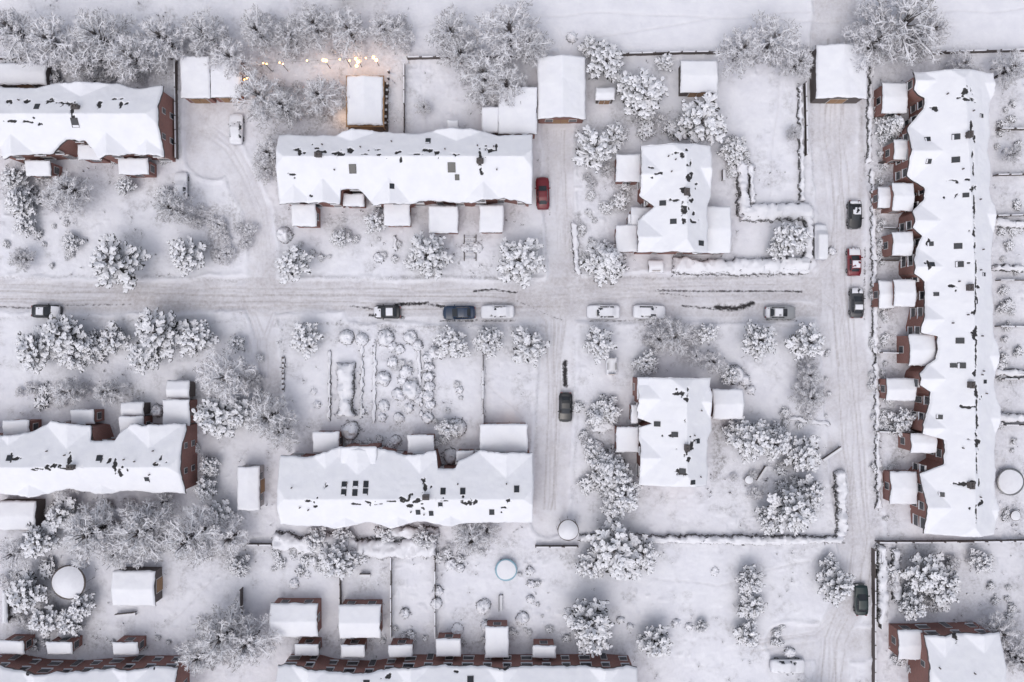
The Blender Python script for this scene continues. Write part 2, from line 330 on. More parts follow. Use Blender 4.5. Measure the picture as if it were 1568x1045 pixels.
def make_tree(name,seed,R=3.0,Ht=5.0,nl=26,nsub=8,ntw=4,sw=.2,fw=.22,sp=.85,kind='a'):
    r=random.Random(seed); mb=MB()
    mb.tube((0,0,-.1),(r.uniform(-.1,.1),r.uniform(-.1,.1),Ht*.8),.05*R+.05,.03*R,7,0)
    lob=[r.uniform(.62,1.18) for _ in range(9)]
    def lobe(az):
        t=(az%(2*math.pi))/(2*math.pi)*9; i=int(t)%9; f=t-int(t); return lob[i]*(1-f)+lob[(i+1)%9]*f
    for i in range(nl):
        az=i*2.39996+r.uniform(-.35,.35); f=(i+.5)/nl
        if kind=='c':
            h0=Ht*(.12+.84*f); rad=R*(1-f*.93)*r.uniform(.8,1.1); zt=h0-.22*rad
        else:
            h0=Ht*(.15+.5*f); rad=R*(1-.8*f**1.6)*lobe(az)*r.uniform(.8,1.05); zt=Ht*(.42+.55*f)*r.uniform(.92,1.08)
        P=[]; bend=r.uniform(-.25,.25)
        for k in range(6):
            t=k/5; z=h0+(zt-h0)*(t**.8)+math.sin(t*math.pi)*.12*rad-(.12*rad*t**3)
            rr=rad*t; a=az+bend*t*t
            P.append((rr*math.cos(a)+r.uniform(-.05,.05),rr*math.sin(a)+r.uniform(-.05,.05),z))
        for k in range(5):
            mb.tube(P[k],P[k+1],.026*R*(1-k/6),.026*R*(1-(k+1)/6)+.008,4,0,False)
        def at(t):
            k=min(4,int(t*5));g=t*5-k;return tuple(P[k][j]*(1-g)+P[k+1][j]*g for j in range(3))
        if kind!='b':
            strip(mb,[(p[0],p[1],p[2]+.05) for p in P],[sw*x for x in (.3,.5,.75,1.0,.9,.2)],.5,1)
        else:
            flat(mb,[(p[0],p[1],p[2]+.03*R*(1-k/6)+.01) for k,p in enumerate(P)],[.022*R*(1-k/7)+.015 for k in range(6)],1)
        ns=max(4,int(nsub*(.5+.5*rad/R)))
        for s in range(ns):
            t=.25+.75*(s+r.random()*.8)/ns; b=at(min(t,.99))
            side=1 if s%2 else -1
            a2=az+bend*t+side*r.uniform(.45,1.15) if kind!='b' else az+bend*t+side*r.uniform(.3,.85)
            L=max(.35,rad*.5*(1.2-t)*r.uniform(.7,1.2))
            up=r.uniform(-.15,.35) if kind!='c' else r.uniform(-.35,0)
            Q=[(b[0]+math.cos(a2)*L*q,b[1]+math.sin(a2)*L*q,b[2]+up*L*q-.1*L*q*q) for q in (0,.35,.7,1)]
            if kind=='b':
                flat(mb,Q[::3],[.048,.018],1)
            else:
                flat(mb,[(p[0],p[1],p[2]-.05) for p in Q],[fw*x for x in (.6,1.1,1,.3)],2)
                if r.random()<sp:
                    strip(mb,[(p[0],p[1],p[2]+.07) for p in Q],[sw*x*r.uniform(.8,1.3) for x in (.4,1,.9,.2)],.5,1)
            for w in range(ntw):
                q=.2+.8*(w+r.random())/ntw; c=tuple(Q[0][j]+(Q[3][j]-Q[0][j])*q for j in range(3))
                a3=a2+(1 if w%2 else -1)*r.uniform(.4,1.2); l=L*.5*(1.25-q)*r.uniform(.7,1.3)+.1
                u3=r.uniform(-.3,.6) if kind=='b' else r.uniform(-.4,.3)
                T=[(c[0]+math.cos(a3)*l*g,c[1]+math.sin(a3)*l*g,c[2]+u3*l*g) for g in (0,.5,1)]
                if kind=='b':
                    flat(mb,T[::2],[.030,.014],3 if r.random()<.72 else 4)
                    for y in range(2):
                        g=r.random(); e=tuple(T[0][j]+(T[2][j]-T[0][j])*g for j in range(3)); a4=a3+r.uniform(-1.2,1.2); l4=l*r.uniform(.3,.8)+.1; uu=r.uniform(-.2,.8)
                        flat(mb,[e,(e[0]+math.cos(a4)*l4,e[1]+math.sin(a4)*l4,e[2]+uu*l4)],[.027,.012],3 if r.random()<.65 else 4)
                else:
                    flat(mb,[(T[0][0],T[0][1],T[0][2]-.04),(T[2][0],T[2][1],T[2][2]-.04)],[fw*.7,fw*.3],2)
                    if r.random()<sp: strip(mb,[(p[0],p[1],p[2]+.06) for p in T],[sw*.4,sw*.75*r.uniform(.6,1.3),sw*.12],.5,1)
    return mb.mesh(name,[M_bark,M_snowt,M_fol,M_frost,M_frostd])
TA=[make_tree('snowy_crown_%d'%i,10+i,3,4.6+.3*i,24+i,8,5,.175,.20,.82,'a') for i in range(6)]
TB=[make_tree('frosted_crown_%d'%i,40+i,3,5.5+.3*i,24+i*2,8,5,.1,.1,.8,'b') for i in range(5)]
TC=[make_tree('conifer_crown_%d'%i,70+i,3,6,38,7,4,.20,.22,.84,'c') for i in range(2)]
TS=[make_tree('shrub_crown_%d'%i,90+i,1,1.1,12,5,2,.10,.12,.85,'a') for i in range(3)]
TD=[make_tree('bare_shrub_%d'%i,95+i,1.4,1.6,12,5,4,.1,.1,.8,'b') for i in range(2)]
def plant(kind,px,py,r,rng=R0,parent=None,name=None,sq=1.0):
    if kind=='a': ms=TA;base=3;nm='snowy_tree'
    elif kind=='b': ms=TB;base=3;nm='frosted_bare_tree'
    elif kind=='c': ms=TC;base=3;nm='snowy_conifer_tree'
    elif kind=='s': ms=TS;base=1;nm='snowy_shrub'
    else: ms=TD;base=1.4;nm='bare_shrub'
    me=rng.choice(ms); sc=r*S/base*(1.12 if kind in 'ac' else 1.16 if kind=='b' else 1.08)
    zc=min(6,{'a':3.2,'b':4,'c':3,'s':.6,'d':.8}[kind]*sc)
    x,y=W(px,py,zc)
    o=obj(name or nm,me,None); o.location=(x,y,-.02); o.rotation_euler=(0,0,rng.uniform(0,6.28)); o.scale=(sc,sc*rng.uniform(.88,1.1),sc*sq*rng.uniform(.85,1.05))
    if parent is not None: o.parent=parent
    else: TREES.append((px,py,r,kind))
    return o
A=[(175,400,42),(280,390,33),(443,403,33),(575,340,20),(655,393,35),(795,400,38),(520,366,17),(25,312,26),(35,345,18),(55,535,36),(95,515,36),(110,545,28),(240,510,46),(168,522,27),(295,520,34),(220,545,30),(360,525,15),
(330,640,38),(370,635,28),(462,520,30),(688,525,29),(748,524,25),(812,530,30),(915,527,28),(1087,512,19),(1162,522,30),(1240,525,32),(990,555,22),(985,140,40),(928,95,34),(905,70,18),(912,225,34),(940,205,22),(1075,185,42),(1125,230,25),(1212,365,30),(1195,380,20),
(1020,95,16),(940,725,32),(955,755,28),(1155,675,34),(1185,680,26),(1130,665,22),(1235,700,32),(1215,780,42),(1245,755,28),(1180,795,24),(940,845,48),(985,850,30),(905,870,26),(905,950,40),(910,980,30),(1005,985,28),(1150,890,24),(1155,930,24),(1148,975,22),(1285,900,32),(1275,875,22),(1420,885,36),(1450,900,34),(1400,930,24),
(60,830,34),(35,910,34),(120,930,24),(60,955,28),(105,955,24),(515,862,30),(540,855,20),(685,655,20),(90,790,28),(330,790,26),(318,712,18),(1388,643,22),(935,630,22),(365,870,20),(905,690,16),(945,775,24),(1120,575,17),(480,830,22),(650,825,20),(520,820,18),(590,818,18),(190,285,18),(105,372,18),(250,300,18),(20,270,24),(1510,865,22),(1075,960,12),(310,750,20)]
B=[(20,45,44),(75,60,46),(110,85,36),(150,55,46),(200,85,42),(245,55,42),(310,50,40),(350,85,34),(395,50,36),(440,50,34),(480,35,36),(530,40,38),(585,42,30),(605,45,26),(395,145,40),(430,162,32),(485,142,34),(540,155,14),(690,45,36),(705,80,34),(780,45,50),(740,105,44),(775,125,38),(740,140,30),(810,70,32),
(1140,72,38),(1190,55,42),(1225,95,28),(1380,40,66),(1345,60,40),(1430,45,40),(1345,30,36),(1410,60,30),(410,235,30),(405,260,24),(265,320,32),(105,290,34),(75,300,26),(345,580,44),(405,640,42),(430,660,30),(140,815,50),(215,815,50),(290,825,48),(345,830,36),(340,975,50),(375,990,40),(300,1010,36),(1035,515,30),(1010,520,24),(1550,105,28),(1480,95,24),(1540,975,32),(1560,1010,34),
(100,600,26),(160,600,24),(1245,610,26),(1240,575,22),(720,830,34),(745,815,24),(1555,235,16),(1500,115,18),(1215,205,14),(30,395,20),(650,165,14),(1095,555,22),(1065,545,16),(15,850,30),(175,850,30),(90,740,24),(250,770,22)]
C=[(930,400,36),(1372,190,24),(135,530,26),(915,640,20),(930,715,32),(30,300,24),(970,130,24),(1195,670,24)]
for x,y,r in A: plant('a',x,y,r)
for x,y,r in B: plant('b',x,y,r)
for x,y,r in C: plant('c',x,y,r)
for i in range(32):
    s=i%4
    x,y=[(R0.uniform(-300,-50),R0.uniform(-100,1150)),(R0.uniform(1630,1850),R0.uniform(-100,1150)),(R0.uniform(-200,1700),R0.uniform(1110,1300)),(R0.uniform(-250,620),R0.uniform(-100,-40))][s]
    if abs(y-452)<60: y-=110
    plant('b' if i%3 else 'a',x,y,R0.uniform(28,50))
def thicket(cx,cy,rx,ry,n,kinds='d',rr=(8,16),nm='shrub_thicket',seed=0):
    r=random.Random(int(cx*3+cy+seed)); e=empty(nm,0,0)
    for i in range(n):
        a=r.uniform(0,6.28);q=math.sqrt(r.random())
        plant(r.choice(kinds),cx+rx*q*math.cos(a),cy+ry*q*math.sin(a),r.uniform(*rr),r,e,'shrub')
    return e
for t in [(70,110,80,22,14,'dds'),(200,115,60,16,8,'dd'),(345,360,38,38,14,'ddd'),(300,330,20,14,4,'d'),(95,290,50,25,8,'dds'),(100,600,70,22,9,'dds'),(360,590,40,40,10,'d'),(150,800,110,35,14,'dds'),(300,830,60,30,9,'dds'),(60,910,55,60,12,'dds'),
 (350,980,50,50,8,'d'),(1240,605,22,50,12,'d'),(1020,515,45,22,11,'dds'),(925,290,35,30,8,'ds'),(910,640,30,40,8,'ds'),(925,750,40,30,8,'ss'),(1180,730,70,35,12,'ds'),(1420,890,60,45,12,'ds'),(740,120,50,40,6,'d'),(480,150,60,35,8,'d'),
 (420,60,200,35,12,'d'),(600,60,30,30,3,'d'),(1190,80,60,20,5,'d'),(1380,60,60,20,4,'ds'),(600,675,90,8,12,'s',(5,9)),(1130,240,15,35,10,'s',(5,11)),(985,190,60,16,10,'ds'),(1350,300,8,180,26,'s',(4,8)),(1358,620,8,180,26,'s',(4,8)),(1545,300,20,180,22,'s',(4,9)),(1545,620,20,190,18,'s',(4,9)),
 (560,375,140,25,12,'s',(3,7)),(60,370,60,40,10,'s',(4,8)),(900,350,15,60,10,'s',(4,8)),(470,860,80,20,10,'s',(4,9)),(700,850,40,14,8,'ds',(4,9)),(700,970,260,14,20,'s',(4,8)),(140,985,130,12,12,'s',(4,9)),(800,920,40,50,6,'s',(3,7)),(1200,975,20,20,5,'s',(4,7)),(215,820,150,30,10,'s',(5,9)),(320,740,15,50,8,'s',(5,9)),(260,690,40,60,3,'s',(5,8)),(1400,1000,40,30,8,'s',(5,9)),
 (400,590,12,60,8,'s',(4,7)),(1340,480,6,300,30,'s',(3,6)),(1510,970,30,25,8,'d',(5,9)),(215,240,60,10,8,'s',(4,7)),(690,620,30,40,4,'s',(3,6)),(440,850,40,12,8,'s',(5,10)),(600,845,60,8,10,'s',(5,9)),(1230,620,30,60,8,'s',(4,8)),(1540,920,30,40,6,'s',(4,8)),(615,590,40,60,12,'s',(3,6)),(530,600,14,50,5,'s',(3,6)),(1265,560,8,80,6,'s',(3,6))]:
    thicket(*t[:6],rr=t[6] if len(t)>6 else (8,15))
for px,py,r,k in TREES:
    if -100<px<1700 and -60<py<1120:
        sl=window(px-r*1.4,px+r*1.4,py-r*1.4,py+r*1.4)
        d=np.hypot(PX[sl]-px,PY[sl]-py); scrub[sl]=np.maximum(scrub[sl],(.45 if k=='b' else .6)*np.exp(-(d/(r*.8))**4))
def fin_ground():
    X=(PX-784)*S; Y=-(PY-522.5)*S
    fm=ROADM[:-1,:-1]&inner[:-1,:-1]
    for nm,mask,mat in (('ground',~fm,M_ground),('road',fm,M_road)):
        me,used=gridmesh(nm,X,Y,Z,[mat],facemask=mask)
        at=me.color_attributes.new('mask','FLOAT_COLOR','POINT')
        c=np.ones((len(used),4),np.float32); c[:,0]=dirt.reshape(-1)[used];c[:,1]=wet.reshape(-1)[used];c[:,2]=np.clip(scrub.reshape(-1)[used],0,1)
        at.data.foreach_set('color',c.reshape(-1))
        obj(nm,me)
def tufts():
    r=random.Random(77); mb=MB()
    for _ in range(9000):
        px=r.uniform(-60,1630);py=r.uniform(-10,1090)
        if px>640 and py<95: continue
        i=np.searchsorted(gx,px);j=np.searchsorted(gy,py)
        if rd[i,j]<3: continue
        if r.random()>scrub[i,j]*1.1+.03: continue
        x=(px-784)*S;y=-(py-522.5)*S; s=r.uniform(.10,.30)
        for k in range(r.randint(3,5)):
            a=r.uniform(0,6.28);e=(x+math.cos(a)*s,y+math.sin(a)*s,.1+r.uniform(.05,.6)*s*2)
            flat(mb,[(x,y,-.05),e],[.03,.012],r.choice((0,0,1,2)))
            if r.random()<.6: strip(mb,[e,(e[0]+math.cos(a)*.15,e[1]+math.sin(a)*.15,e[2])],[.08,.04],.4,3)
    obj('dead_garden_plants',mb.mesh('dead_garden_plants',[M_bark,M_frostd,M_fol,M_snowt]))
tufts()

# ---------------------------------------------------------------- buildings
def snowcap(name,x0,y0,x1,y1,z,parent,th=.22,rise=0,axis='x',seed=0,round_=.25):
    nx=max(8,int((x1-x0)/.15));ny=max(8,int((y1-y0)/.15))
    ex=np.linspace(0,1,nx+1);ey=np.linspace(0,1,ny+1)
    X,Y=np.meshgrid(x0+(x1-x0)*ex,y0+(y1-y0)*ey,indexing='ij')
    d=np.minimum(np.minimum(X-x0,x1-X),np.minimum(Y-y0,y1-Y))
    e=np.clip(d/round_,0,1); e=np.sqrt(1-(1-e)**2)
    Zc=z+.03+th*(.15+.85*e)+(fbm(X,Y,1.1,seed)-.5)*.14*e
    if rise:
        if axis=='x': q=1-abs((Y-(y0+y1)/2)/((y1-y0)/2))
        elif axis=='y': q=1-abs((X-(x0+x1)/2)/((x1-x0)/2))
        else: q=(Y-y0)/(y1-y0)
        Zc=Zc+rise*q
    X=X+(fbm(X,Y,.9,seed+5)-.5)*.3*(d<.05); Y=Y+(fbm(X,Y,.8,seed+6)-.5)*.3*(d<.05)
    me,_=gridmesh(name,X,Y,Zc,[M_roof,M_soffit],skirt=.05+th*.15+.1,mask=np.zeros_like(Zc),skmat=1)
    return obj(name,me,parent)
def annex(parent,a,b,c,d,z=2.8,rise=0,axis='x',mat=None,seed=0,nm='annex',wi=.22):
    mat=mat or M_brick
    x0,y1=W(a,b,z+rise*.3);x1,y0=W(c,d,z+rise*.3)
    snowcap(nm+'_snow_roof',x0,y0,x1,y1,z,parent,rise=rise,axis=axis,seed=int(a+b)+seed)
    mb=MB(); i=wi
    mb.box(x0+i,y0+i,-.1,x1-i,y1-i,z-.05,0)
    if rise:
        if axis=='x':
            for xx in (x0+i,x1-i): 
                mb.add([(xx,y0+i,z-.05),(xx,y1-i,z-.05),(xx,(y0+y1)/2,z+rise-.1)],[(0,1,2)],0)
        elif axis=='y':
            for yy in (y0+i,y1-i):
                mb.add([(x0+i,yy,z-.05),(x1-i,yy,z-.05),((x0+x1)/2,yy,z+rise-.1)],[(0,1,2)],0)
        else:
            mb.add([(x0+i,y0+i,z-.05),(x1-i,y0+i,z-.05),(x1-i,y1-i,z-.05),(x0+i,y1-i,z-.05),(x1-i,y1-i,z+rise-.12),(x0+i,y1-i,z+rise-.12)],[(3,2,4,5),(0,3,5),(1,2,4)],0)
    if mat is M_brick or mat is M_render:
        w=x1-x0;hh=y1-y0
        for yy,s in ((y0+i,-1),(y1-i,1)):
            n=max(1,int(w/2.4))
            for k in range(n):
                cx=x0+w*(k+.5)/n; ww=min(.55,w*.3/n*1.1)
                mb.box(cx-ww,min(yy,yy+s*.05),.9,cx+ww,max(yy,yy+s*.05),2.1,1); mb.box(cx-ww+.07,min(yy,yy+s*.07),.97,cx+ww-.07,max(yy,yy+s*.07),2.03,2)
        for xx,s in ((x0+i,-1),(x1-i,1)):
            n=max(1,int(hh/2.4))
            for k in range(n):
                cy=y0+hh*(k+.5)/n; ww=min(.5,hh*.3/n)
                mb.box(min(xx,xx+s*.05),cy-ww,.9,max(xx,xx+s*.05),cy+ww,2.1,1); mb.box(min(xx,xx+s*.07),cy-ww+.07,.97,max(xx,xx+s*.07),cy+ww-.07,2.03,2)
    obj(nm+'_walls',mb.mesh(nm+'_walls',[mat,M_white,M_glass]),parent)
def shed(name,a,b,c,d,z=2.4,rise=.5,axis='x',mat=None,door='S'):
    x0,y1=W(a,b,z);x1,y0=W(c,d,z)
    e=empty(name,(x0+x1)/2,(y0+y1)/2)
    annex(e,a,b,c,d,z,rise,axis,mat or M_timber,nm='main')
    mb=MB(); cx=(x0+x1)/2
    if door=='S':
        w=min(1.2,(x1-x0)*.3); mb.box(cx-w,y0+.14,0,cx+w,y0+.2,2.05,0); mb.box(cx-w+.1,y0+.1,.1,cx-.04,y0+.135,1.95,1); mb.box(cx+.04,y0+.1,.1,cx+w-.1,y0+.135,1.95,1)
    else:
        cy=(y0+y1)/2; w=min(1.0,(y1-y0)*.3); s=1; xx=x1-.2
        mb.box(xx,cy-w,0,xx+.06,cy+w,2.0,0); mb.box(xx+.063,cy-w+.1,.1,xx+.1,cy+w-.1,1.9,1)
    obj('door',mb.mesh('door',[M_white,M_wood]),e); return e

GK=.72
def terrace(name,axis,A_,B_,ridge,eave=5.0,rz=7.2,gables=(),hips=(1.3,1.3),patches=(),sky=(),chim=(),annexes=(),sp=2.6,seed=0):
    def uv(p,z):
        x,y=W(p[0],p[1],z); return (x,y) if axis=='x' else (y,x)
    def srt(l,z): return np.array(sorted(uv(p,z) for p in l))
    Aw=srt(A_,eave);Bw=srt(B_,eave);Rw=srt(ridge,rz)
    if Aw[:,1].mean()<Bw[:,1].mean(): Aw,Bw=Bw,Aw
    u0=max(Aw[0,0],Bw[0,0]);u1=min(Aw[-1,0],Bw[-1,0])
    fA=np.polyfit(Aw[:,0],Aw[:,1],1);fB=np.polyfit(Bw[:,0],Bw[:,1],1)
    gl=[(*uv((g[0],g[1]),eave),g[2],g[3]*GK) for g in gables]
    def zf(u,v):
        vr=np.interp(u,Rw[:,0],Rw[:,1]);va=np.polyval(fA,u);vb=np.polyval(fB,u)
        z=np.where(v>vr,rz-(v-vr)/(va-vr)*(rz-eave),rz-(vr-v)/(vr-vb)*(rz-eave))
        for gu,gv,hw,hg in gl:
            side=np.where((v>vr)==(gv>np.interp(gu,Rw[:,0],Rw[:,1])),1,0)
            zg=eave+hg-hg/hw*abs(u-gu)
            z=np.where(side>0,np.maximum(z,zg),z)
        if hips[0] is not None: z=np.minimum(z,eave+hips[0]+.5*(u-u0))
        if hips[1] is not None: z=np.minimum(z,eave+hips[1]+.5*(u1-u))
        return z
    nu=int((u1-u0)/.11)+1; nv=96
    us=np.linspace(u0,u1,nu); a=np.interp(us,Aw[:,0],Aw[:,1]); b=np.interp(us,Bw[:,0],Bw[:,1])
    a=a+(fbm(us,us*0,1.2,seed)-.5)*.45; b=b+(fbm(us,us*0+9,1.2,seed+2)-.5)*.45
    U=np.repeat(us[:,None],nv+1,1); t=np.linspace(0,1,nv+1)[None,:]; V=b[:,None]+(a-b)[:,None]*t
    U=U+((fbm(V,V*0,1.6,seed+4)-.5)*.35)*((np.arange(nu)==0)|(np.arange(nu)==nu-1))[:,None]
    d=np.minimum(np.minimum(U-u0,u1-U),np.minimum(V-b[:,None],a[:,None]-V)); e=np.clip(d/.3,0,1)
    Zr=zf(U,V)+.22*np.sqrt(np.clip(1-(1-e)**2,0,1))+(fbm(U,V,1.8,seed+7)-.5)*.16
    m=np.zeros_like(Zr)
    # rotated + warped coordinates so the melted holes have ragged, non-blocky outlines
    Ur=U*.8-V*.6; Vr=U*.6+V*.8
    Uw=U+(fbm(Ur,Vr,.9,seed+21)-.5)*1.5; Vw=V+(fbm(Ur,Vr,.9,seed+31)-.5)*1.5
    n2=fbm(Ur,Vr,.45,seed+12)
    rp=random.Random(seed+50); PL=list(patches)
    for p in patches:
        if rp.random()<.7: PL.append((p[0]+rp.uniform(-14,14),p[1]+rp.uniform(-9,9),rp.uniform(.8,1.8),rp.uniform(.8,2)))
    for p in PL:
        pu,pv=uv((p[0],p[1]),6.8); ru,rv=(p[2],p[3]) if axis=='x' else (p[3],p[2])
        ru=ru+.1; rv=rv+.1
        k=.55 if min(ru,rv)>1.9 else .2
        uu=U*(1-k)+Uw*k; vv_=V*(1-k)+Vw*k
        q=np.sqrt(((uu-pu)/(ru*S))**2+((vv_-pv)/(rv*S))**2)
        m=np.maximum(m,np.clip(1.30-q*.75-(n2-.5)*2.0,0,1)*(q<1.7))
    Zr=Zr-.12*np.clip((m-.3)*3,0,1)
    X,Y=(U,V) if axis=='x' else (V,U)
    uc,vc=(u0+u1)/2,(a.mean()+b.mean())/2
    cx,cy=(uc,vc) if axis=='x' else (vc,uc)
    E=empty(name,cx,cy)
    me,_=gridmesh('snow_roof',X,Y,Zr,[M_roof,M_soffit],mask=m,skirt=.3,skmat=1); obj('snow_roof',me,E)
    mb=MB(); ins=.4
    def P3(u,v,z): return (u,v,z) if axis=='x' else (v,u,z)
    uw=np.linspace(u0+ins,u1-ins,max(4,int((u1-u0)/.6)))
    wt=eave-.5
    for fn,sg in (((lambda u:np.interp(u,Aw[:,0],Aw[:,1])-ins),1),((lambda u:np.interp(u,Bw[:,0],Bw[:,1])+ins),-1)):
        vs=fn(uw); zt=zf(uw,vs)-.12
        vv=[];ff=[]
        for u,v,z in zip(uw,vs,zt): vv+=[P3(u,v,-.1),P3(u,v,z)]
        for i in range(len(uw)-1): ff.append((2*i,2*i+2,2*i+3,2*i+1))
        mb.add(vv,ff,0)
        n=int((u1-u0)/sp)
        for k in range(n):
            u=u0+(k+.5)*(u1-u0)/n; v=float(fn(u)); 
            for fl,(za,zb) in enumerate(((1.0,2.1),(wt-1.15,wt))):
                hw=.55 if (k%3) else .75
                if fl==0 and k%3==1: za=0.05;hw=.45
                w0,w1=sorted((v-.15*sg,v+.09*sg)); 
                p0=P3(u-hw,w0,za);p1=P3(u+hw,w1,zb)
                mb.box(min(p0[0],p1[0]),min(p0[1],p1[1]),za,max(p0[0],p1[0]),max(p0[1],p1[1]),zb,1)
                w0,w1=sorted((v,v+.11*sg)); p0=P3(u-hw+.07,w0,0);p1=P3(u+hw-.07,w1,0)
                mb.box(min(p0[0],p1[0]),min(p0[1],p1[1]),za+.07,max(p0[0],p1[0]),max(p0[1],p1[1]),zb-.07,2)
                w0,w1=sorted((v,v+.2*sg)); p0=P3(u-hw-.05,w0,0);p1=P3(u+hw+.05,w1,0)
                mb.box(min(p0[0],p1[0]),min(p0[1],p1[1]),za-.09,max(p0[0],p1[0]),max(p0[1],p1[1]),za-.01,3)
    for uu,sg in ((u0+ins,-1),(u1-ins,1)):
        va=float(np.interp(uu,Aw[:,0],Aw[:,1]))-ins;vb=float(np.interp(uu,Bw[:,0],Bw[:,1]))+ins
        vs=np.linspace(vb,va,14); zt=zf(np.full(14,uu),vs)-.12; vv=[];ff=[]
        for v,z in zip(vs,zt): vv+=[P3(uu,v,-.1),P3(uu,v,z)]
        for i in range(13): ff.append((2*i,2*i+2,2*i+3,2*i+1))
        mb.add(vv,ff,0)
        for q in (.3,.7):
            v=vb+(va-vb)*q
            for za,zb in ((1,2.1),(wt-1.05,wt)):
                w0,w1=sorted((uu-.02*sg,uu+.06*sg));p0=P3(w0,v-.4,za);p1=P3(w1,v+.4,zb)
                mb.box(min(p0[0],p1[0]),min(p0[1],p1[1]),za,max(p0[0],p1[0]),max(p0[1],p1[1]),zb,1)
                w0,w1=sorted((uu,uu+.08*sg));p0=P3(w0,v-.33,0);p1=P3(w1,v+.33,0)
                mb.box(min(p0[0],p1[0]),min(p0[1],p1[1]),za+.07,max(p0[0],p1[0]),max(p0[1],p1[1]),zb-.07,2)
    obj('walls_and_windows',mb.mesh('walls',[M_brick,M_white,M_glass,M_snow]),E)
    mb=MB()
    def quadbox(u,v,hu,hv,h0,h1,mi):
        c=[]
        z=float(zf(np.array(u),np.array(v)));gz=(float(zf(np.array(u),np.array(v+.2)))-z)/.2;gu=(float(zf(np.array(u+.2),np.array(v)))-z)/.2
        for hh in (h0,h1):
            for du,dv in ((-hu,-hv),(hu,-hv),(hu,hv),(-hu,hv)): c.append(P3(u+du,v+dv,z+gz*dv+gu*du+hh))
        mb.add(c,[(0,1,2,3),(4,5,6,7),(0,1,5,4),(1,2,6,5),(2,3,7,6),(3,0,4,7)],mi)
    rq=random.Random(seed)
    for p in sky:
        u,v=uv(p[:2],6.4); s=(p[2] if len(p)>2 else 1)*1.0
        quadbox(u,v,.42*s,.5*s,0,.30,1); quadbox(u,v,.37*s,.45*s,.305,.325,2)
        if rq.random()<.4: quadbox(u+rq.uniform(-.1,.1),v-.38*s,.36*s,.11*s,.326,.37,4)
    for p in chim:
        u,v=uv(p,7.8); z=float(zf(np.array(u),np.array(v)))
        a0=P3(u-.4,v-.28,z-.6);b0=P3(u+.4,v+.28,0)
        X0,X1=sorted((a0[0],b0[0]));Y0,Y1=sorted((a0[1],b0[1]))
        mb.box(X0,Y0,z-.6,X1,Y1,z+.8,3)
        mb.box(X0-.05,Y0-.05,z+.803,X1+.05,Y1+.05,z+.9,1)
        for o in (-.2,.2):
            q=P3(u+o,v,0); mb.tube((q[0],q[1],z+.9),(q[0],q[1],z+1.15),.12,.10,8,3)
    for k in range(int((u1-u0)/4)):
        u=rq.uniform(u0+1,u1-1); vr=float(np.interp(u,Rw[:,0],Rw[:,1])); v=vr+rq.choice((-1,1))*rq.uniform(.6,2.4); z=float(zf(np.array(u),np.array(v))); q=P3(u,v,0)
        mb.tube((q[0],q[1],z),(q[0],q[1],z+.6),.09,.09,7,3)
    if mb.v: obj('skylights_and_chimneys',mb.mesh('sky',[M_brick,M_soffit,M_glass,M_timber,M_snow]),E)
    for i,an in enumerate(annexes):
        annex(E,*an[:4],z=an[4] if len(an)>4 else 2.9,rise=an[5] if len(an)>5 else .35,axis=an[6] if len(an)>6 else 'N',nm='annex_%d'%(i+1))
    return E
terrace('brick_terrace_house','x',[(-150,133),(0,134),(58,136),(82,128),(180,128),(208,137),(250,132)],[(-150,240),(0,220),(8,245),(40,238),(82,235),(106,216),(135,218),(155,245),(200,236),(250,241)],[(-150,175),(250,175)],
 gables=[(25,243,2.2,1.5),(170,243,2.4,1.6),(130,128,3,1.2),(228,240,2,1.0)],hips=(None,1.6),
 patches=[(75,156,7,2.5),(100,158,9,3.5),(113,178,2.5,8),(38,153,4,2.5),(45,187,9,1.2),(18,187,8,1.2),(150,160,2.5,5),(178,150,6,1.5),(185,160,1.6,5),(12,155,3,4),(62,190,6,1.5)],sky=[(118,190,1.1),(60,165,.8)],chim=[(112,162)],
 annexes=[(40,246,79,270),(182,243,228,268),(120,222,156,245),(0,218,12,240)],seed=1)
terrace('brick_terrace_house','x',[(428,207),(515,208),(540,199),(610,203),(640,206),(672,197),(735,199),(762,208),(815,206)],[(428,313),(475,311),(521,314),(523,292),(550,291),(573,315),(625,314),(660,307),(720,312),(772,304),(815,313)],[(428,240),(815,240)],
 gables=[(497,314,2.3,1.6),(598,315,2.4,1.6),(540,199,3,1.1),(700,197,3,1.1),(740,312,2.5,1.4),(452,312,2,1.1)],hips=(1.6,1.6),
 patches=[(452,230,5,3),(461,236,2.5,5),(490,233,10,2),(518,235,6,3),(535,231,4,4),(484,224,3,2),(470,298,4,1.5),(608,234,4,2),(614,245,1.5,4),(655,231,5,4),(668,237,5,2),(640,238,8,1.2),(735,240,2.5,10),(735,263,2.5,5),(753,229,6,3),(700,238,7,1.2),(580,238,4,1.2),(575,228,3,2),(760,224,1.5,5),(444,265,4,2),(560,238,5,1.2)],
 sky=[(541,260,1.1),(692,258,1.2),(655,215,.8),(700,272,.7),(600,285,.7)],chim=[(487,237),(735,246)],
 annexes=[(447,313,485,347),(526,297,557,316),(588,310,628,346),(657,316,702,357),(734,315,771,356),(738,165,764,204),(763,134,822,206,3.2,.2),(685,185,702,203)],seed=2)
